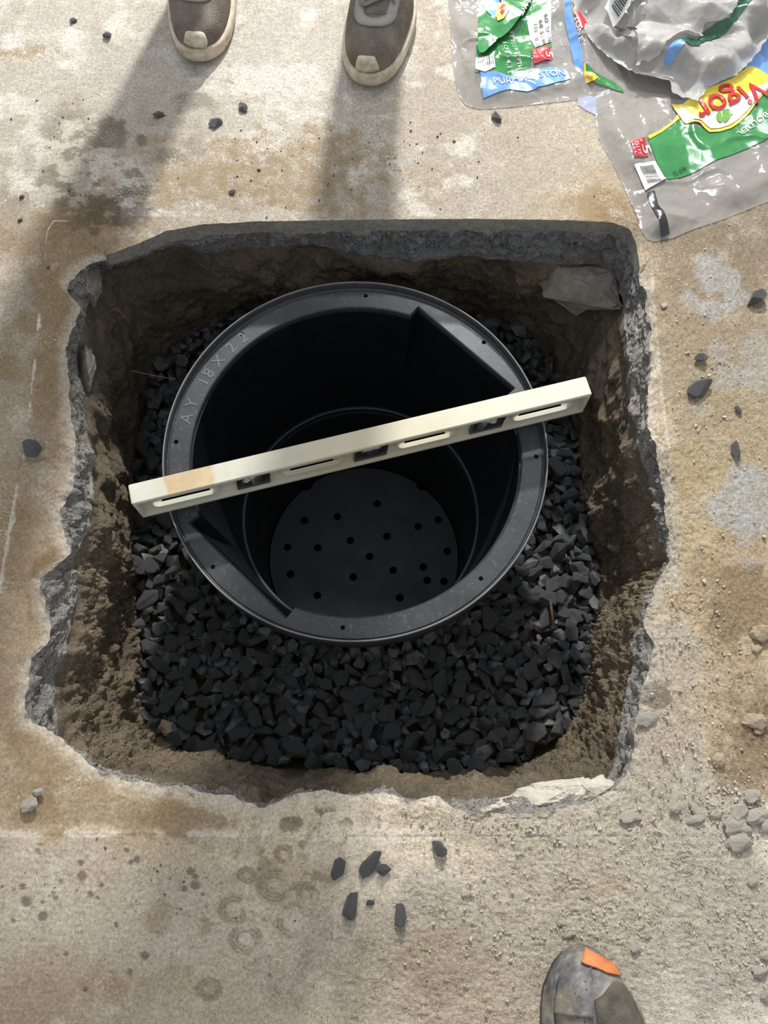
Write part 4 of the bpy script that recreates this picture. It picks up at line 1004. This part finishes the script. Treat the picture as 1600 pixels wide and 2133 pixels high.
# in the photo the toe points up: the boot's own +x lies to the photo's left
pa = lambda deg: math.radians(deg)
b_patch('orange_toe_patch', lambda u, v: (0.0050 + 0.013 * u * (1 - 0.4 * abs(v - .45)) + 0.014 * v, pa(86 + 62 * v - 8 * u * (1 - v))), 0.0030, MAT_ORANGE)
b_patch('toe_overlay', lambda u, v: (0.020 + 0.040 * u + 0.012 * (1 - v) * (1 - u), pa(40 + 50 * v - 4 * u)), 0.0042, MAT_LEATHER)
b_patch('vamp', lambda u, v: (0.032 + 0.12 * u + 0.014 * (2 * v - 1) ** 2 * (1 - u), pa(88 + 62 * v)), 0.0022, MAT_SUEDE)
b_patch('side_overlay', lambda u, v: (0.042 + 0.12 * u - 0.015 * v, pa(6 + 28 * v)), 0.0036, MAT_LEATHER)
b_patch('side_overlay', lambda u, v: (0.052 + 0.12 * u - 0.01 * v, pa(174 - 24 * v)), 0.0036, MAT_LEATHER)
ax_, ay_ = 0.0, -0.11
skin_body('body', [((ax_, ay_, .10), .050), ((ax_ - .01, ay_ - .02, .30), .058), ((ax_ - .02, ay_ - .01, .50), .06), ((ax_ - .05, ay_ - .10, .86), .085), ((-.16, -.34, 1.0), .14), ((-.18, -.34, 1.25), .14), ((-.18, -.30, 1.45), .15), ((-.18, -.26, 1.62), .06)],
          [(0,1),(1,2),(2,3),(3,4),(4,5),(5,6),(6,7)], MAT_TROUSER, who, 4)

# ------------------------------------------------------------------ loose stones, rubble, roots
def loose(px, py, size, seed, label, name='loose_stone', mat=None, cat='stone', z=0.0, group=None, flat=0.8, rot=None, sx=1.0):
    black = mat is None; size *= 0.9
    me = stone_mesh(name, seed, 17 if black else 44, (1.3, 1.0, flat), 0.05 if size > .006 else 0); me.materials.append(mat or MAT_STONE)
    if not black:
        bm = bmesh.new(); bm.from_mesh(me); bmesh.ops.triangulate(bm, faces=bm.faces); bmesh.ops.subdivide_edges(bm, edges=bm.edges, cuts=2, use_grid_fill=True)
        co = np.array([v.co[:] for v in bm.verts]); d = fbm(co + seed, 1.6, 4, seed, 0.65) * 0.35
        for k, v in enumerate(bm.verts): v.co = v.co * (1 + d[k])
        bm.to_mesh(me); bm.free(); size *= 0.88
    rr = random.Random(seed); e = Euler((rr.uniform(-.3, .3), rr.uniform(-.3, .3), rr.uniform(0, 6.28) if rot is None else rot))
    s_ = Vector((size * sx, size, size))
    m3 = Matrix.LocRotScale(Vector(), e, s_); lo = min((m3 @ v.co).z for v in me.vertices)
    x, y, _ = P(px, py, z + size * .6)
    o = bpy.data.objects.new(name, me); COL.objects.link(o); o.matrix_world = Matrix.LocRotScale(Vector((x, y, z - lo - size * (0.06 if black else 0.3))), e, s_)
    return tag(o, label, cat, group)
E_R = 'loose black stone right of the pit, '
LS = [(703,1808,.0100,1.1,'black stone at the left end of the row of three below the pit',1.2),(771,1800,.0088,1.9,'long slanted black stone in the middle of the row of three below the pit',.9),(799,1812,.0078,1.0,'small black stone at the right end of the row of three below the pit',0),
  (916,1768,.0086,1.2,'glossy black stone lying alone on the slab near the lower saw cut',2.2),(731,1886,.0120,1.2,'largest black stone below the pit, lying under the row of three',1.5),(771,1880,.0042,1.1,'tiny black stone beside the largest stone below the pit',0),(834,1910,.0080,1.8,'narrow pointed black stone on the slab, lowest one below the pit',1.7),
  (1575,622,.0120,1.2,'uppermost ' + E_R + 'beside a pale cement patch',.8),(1460,747,.0085,1.0,'small ' + E_R + 'just above the biggest one',.3),(1458,808,.0135,1.3,'biggest ' + E_R[:-2],.5),(1538,854,.0046,1.2,'tiny ' + E_R + 'below the biggest one',2.2),(1533,936,.0080,1.5,'lowest ' + E_R + 'above the large pale cement patch',1.5),
  (65,934,.0135,1.2,'black stone on the left saw cut beside the pit',2.5),(449,256,.0085,1.2,'dusty dark stone on the slab near the wet splash below the left sneaker',.2),(506,223,.0072,1.2,'shiny black stone on the slab between the two sneakers',2.3),(223,74,.0066,1.1,'black stone on the slab left of the left sneaker',1.1),
  (153,43,.0048,1.1,'small black stone near the upper left corner',.4),(1034,241,.0080,1.2,'black stone on the slab below the blue-banded bag',1.9),(331,239,.0055,1.5,'flat dark stone in the shadow below the left sneaker',.2),(45,410,.0036,1.1,'tiny dark stone at the left edge on the pale slab',.9),(42,458,.0036,1.1,'tiny dark stone just above the upper left corner of the saw cut',.2),(483,400,.0040,1.2,'tiny dark stone among the sand above the far pit edge',.2)]
for k, (a, b, s_, sx, lab, rot) in enumerate(LS): loose(a, b, s_, 900 + k, lab, sx=sx, rot=rot)
RB = [(1348,1497,.0105,1.3,'flat pale concrete chip lying close to the right broken edge',0.1,.35,MAT_RUBBLE),(1498,1582,.0095,1.0,'tan pebble casting a shadow on the sandy slab right of the pit',1.,.7,MAT_TAN),(1577,1700,.0115,1.2,'pale concrete crumb with a dark shadow near the lower right rubble',.4,.7,MAT_RUBBLE),
  (1540,1755,.0125,1.2,'rounded pale concrete crumb below the other rubble at lower right',.2,.6,MAT_RUBBLE),(1540,1692,.0105,1.1,'pale concrete lump left of the shadowed crumb at lower right',.8,.6,MAT_RUBBLE),(1537,1718,.0140,1.3,'broad flat concrete lump in the lower right rubble',.2,.4,MAT_RUBBLE),(1568,1658,.0105,1.1,'upper pale concrete lump of the lower right rubble',.4,.6,MAT_RUBBLE),
  (1572,1502,.0125,1.2,'brown pebble on the damp sand near the right border',.1,.6,MAT_TAN),(1580,1522,.006,1.1,'small tan crumb below the brown pebble near the right border',.1,.6,MAT_TAN),(1588,1318,.0135,1.1,'tan stone at the right border above the tread marks',.2,.6,MAT_TAN),(1577,1350,.0065,1.1,'small tan stone under the one at the right border',.2,.6,MAT_TAN),
  (1555,1728,.0075,1.0,'round pale crumb between the rubble lumps at lower right',.3,.7,MAT_RUBBLE),(1598,1722,.0085,1.0,'pale crumb cut by the right border at lower right',.6,.7,MAT_RUBBLE),(1454,1690,.0065,1.8,'thin pale concrete sliver on the sandy slab below the tan pebble',2.2,.4,MAT_RUBBLE),(1490,1697,.0065,1.0,'small pale crumb between the sliver and the rubble heap',.2,.7,MAT_RUBBLE),
  (1411,1683,.0070,1.1,'small pale crumb left of the thin sliver',.4,.6,MAT_RUBBLE),(1450,1707,.0060,1.7,'pale chip just below the thin sliver',.3,.5,MAT_RUBBLE),(80,1650,.0062,1.4,'small cream pebble on the brown strip at lower left',.2,.6,MAT_RUBBLE),(60,1676,.0105,1.1,'white concrete crumb on the brown strip at lower left',.6,.6,MAT_RUBBLE),
  (972,1862,.0052,1.1,'pale pebble lying alone on the slab below the pit',.2,.8,MAT_RUBBLE),(1167,1923,.0040,1.1,'tiny pale pebble above the boot toe at left',.2,.8,MAT_RUBBLE),(1190,1946,.0042,1.2,'tiny grey pebble right above the boot toe',.2,.8,MAT_RUBBLE),(1325,1977,.0055,1.1,'pale pebble beside the orange toe patch',.4,.7,MAT_RUBBLE),(1350,1950,.0035,1.1,'tiny pale pebble up right of the orange toe patch',.4,.7,MAT_RUBBLE),
  (1315,1700,.0085,1.6,'flat pale flake on the strip below the pit corner',.2,.35,MAT_RUBBLE),(1585,2025,.0085,1.1,'pale crumb at the right border level with the boot',.2,.7,MAT_RUBBLE),(1595,1990,.0060,1.1,'small pale crumb above the one at the right border',.2,.7,MAT_RUBBLE),(1598,2075,.0070,1.1,'pale crumb at the right border beside the boot side',.8,.7,MAT_RUBBLE),
  (1568,1835,.0065,1.1,'grey crumb at lower right under the rubble heap',.8,.7,MAT_RUBBLE),(1384,636,.0045,1.1,'tiny cream chip beside the right saw cut near the bag',.8,.7,MAT_RUBBLE)]
for k, (a, b, s_, sx, lab, rot, fl, mt) in enumerate(RB): loose(a, b, s_, 1200 + k, lab, 'pebble' if mt is MAT_TAN else 'concrete_crumb', mt, 'pebble' if mt is MAT_TAN else 'rubble', sx=sx, rot=rot, flat=fl)
# grit in the dust: too small to count
gv, gt = [], []
gr2 = random.Random(21); tiny = stone_mesh('tiny', 77, 9, (1.2, 1, .8), 0)
tv = np.array([v.co[:] for v in tiny.vertices]); bmt = bmesh.new(); bmt.from_mesh(tiny); bmesh.ops.triangulate(bmt, faces=bmt.faces); tf = np.array([[v.index for v in f.verts] for f in bmt.faces]); bmt.free(); bpy.data.meshes.remove(tiny)
def grit(name, spots, mat, label):
    vs, ts, n0 = [], [], 0
    for x, y, z, s_ in spots:
        R_ = np.array(Euler((gr2.uniform(0, 6), gr2.uniform(0, 6), gr2.uniform(0, 6))).to_matrix()) * s_
        vs.append(tv @ R_.T + np.array([x, y, z])); ts.append(tf + n0); n0 += len(tv)
    return tag(link(name, np_mesh(name, np.concatenate(vs), None, np.concatenate(ts)), mat), label, 'grit', kind='stuff')
sp = []
for a, b, rx, ry, n_ in [(1540,1700,90,70,160),(1450,1650,120,120,160),(1250,1800,350,150,240),(1560,1980,60,150,150),(1250,1950,140,60,140),(1450,1400,90,250,220),(1480,800,110,300,160),(1050,1950,250,120,140),(1000,1710,300,25,90)]:
    for _ in range(n_):
        px_, py_ = gr2.gauss(a, rx * .6), gr2.gauss(b, ry * .6); x, y, _z = P(px_, py_)
        if not inside_r(np.array([x]), np.array([y]), RU + 0.006)[0] and not (1090 < px_ < 1370 and py_ > 1955) and py_ > 200: sp.append((x, y, 0.0008, abs(gr2.gauss(0.0009, 0.0008)) + 0.0006))
grit('grit', sp, MAT_RUBBLE, 'fine pale concrete grit strewn over the slab right of and below the pit')
sp = []
for a, b, rx, ry, n_ in [(600,330,300,110,60),(900,300,250,120,40),(150,250,140,200,40),(300,1850,280,90,30)]:
    for _ in range(n_):
        px_, py_ = gr2.gauss(a, rx * .6), gr2.gauss(b, ry * .6); x, y, _z = P(px_, py_)
        if not inside_r(np.array([x]), np.array([y]), RU + 0.006)[0] and not (1090 < px_ < 1370 and py_ > 1955) and py_ > 200: sp.append((x, y, 0.0006, abs(gr2.gauss(0.0008, 0.0006)) + 0.0005))
grit('dark_grit', sp, MAT_STONE, 'fine dark stone grit strewn over the pale slab')

def chunk(name, px, py, z, dims, rot, seed, label, mat=MAT_CHUNK, n=26, cat='rubble', amp=0.11):
    me = stone_mesh(name, seed, n, (1, 1, 1), 0.03); bm = bmesh.new(); bm.from_mesh(me); bpy.data.meshes.remove(me)
    bmesh.ops.triangulate(bm, faces=bm.faces); bmesh.ops.subdivide_edges(bm, edges=bm.edges, cuts=4, use_grid_fill=True)
    co = np.array([v.co[:] for v in bm.verts]); d = fbm(co + seed, 2.6, 5, seed, 0.7) * amp * 3
    for k, v in enumerate(bm.verts): v.co = v.co * (1 + d[k])
    for v in bm.verts: v.co = Vector((v.co.x * dims[0], v.co.y * dims[1], v.co.z * dims[2]))
    o = bm_obj(name, bm, mat, None, angle=32); o.location = P(px, py, z); o.rotation_euler = rot
    return tag(o, label, cat)
chunk('concrete_chunk', 1205, 592, -0.135, (.085, .050, .040), (0.5, -0.35, -0.6), 31, 'big grey broken concrete chunk stuck in the soil at the far right corner', n=12)
chunk('concrete_chunk', 1165, 1660, -0.036, (.062, .022, .024), (0, 0, 0.12), 8, 'long pale broken concrete lump along the near right pit edge', MAT_RUBBLE)
chunk('concrete_chunk', 1243, 1648, -0.030, (.026, .018, .018), (0, 0, 0.1), 12, 'rounded pale concrete lump wedged in the near right pit corner', MAT_RUBBLE)
chunk('concrete_chunk', 1060, 1682, -0.040, (.048, .014, .020), (0, 0, 0.25), 13, 'low pale concrete lump left of the long one on the near pit edge', MAT_RUBBLE)
chunk('concrete_chunk', 182, 585, -0.055, (.020, .030, .035), (0, 0, 0.2), 17, 'grey cracked concrete lump in the far left corner of the pit')
chunk('concrete_chunk', 182, 775, -0.075, (.016, .040, .040), (0, 0.2, 0.1), 19, 'brown-faced concrete lump hanging under the left broken edge')
chunk('concrete_chunk', 1325, 935, -0.14, (.012, .014, .014), (0, 0.2, 0.1), 23, 'small concrete lump stuck in the soil under the right broken edge')
loose(345, 1515, .012, 1500, 'sand-coated brown stone at the lower left rim of the gravel', 'sandy_stone', MAT_TAN, 'stone', ZG + .012)
# sand-caked stones shed onto the gravel from the sides
def root_(pts, rad, label, mat, name='root'):
    cu = bpy.data.curves.new(name, 'CURVE'); cu.dimensions = '3D'; cu.bevel_depth = rad; cu.bevel_resolution = 2; sp_ = cu.splines.new('POLY'); sp_.points.add(len(pts) - 1)
    for k, p_ in enumerate(pts): sp_.points[k].co = (*p_, 1)
    o = bpy.data.objects.new(name, cu); COL.objects.link(o); dg = bpy.context.evaluated_depsgraph_get(); dg.update(); me = bpy.data.meshes.new_from_object(o.evaluated_get(dg)); bpy.data.objects.remove(o); bpy.data.curves.remove(cu)
    return tag(link(name, me, mat, smooth=True), label, name)
MAT_ROOT = simple('root', (0.42, 0.33, 0.22), 0.8, 0.2, 200)
MAT_RUST = simple('rusty_twig', (0.12, 0.07, 0.04), 0.85, 0.35, 120, 0.5)
root_([P(a, b, z) for a, b, z in ((1272,992,-.2),(1284,996,-.185),(1296,998,-.18),(1305,1000,-.175),(1318,998,-.17),(1332,1006,-.165))], .0006, 'thin pale forked root poking out of the right soil side', MAT_ROOT)
root_([P(a, b, z) for a, b, z in ((228,650,-.14),(240,641,-.14),(250,648,-.15),(258,660,-.16),(266,660,-.17))], .0006, 'thin curled root on the left soil side under the slab', MAT_ROOT)
root_([P(a, b, z) for a, b, z in ((276,772,-.2),(300,778,-.21),(330,784,-.22),(366,790,-.23))], .0006, 'long straight root hair on the dark left soil side', MAT_ROOT)
root_([P(a, b, ZG + .020) for a, b in ((1146,1248),(1149,1270),(1152,1292),(1155,1310))], .0022, 'rusty brown twig lying on the right part of the gravel', MAT_RUST, 'twig')
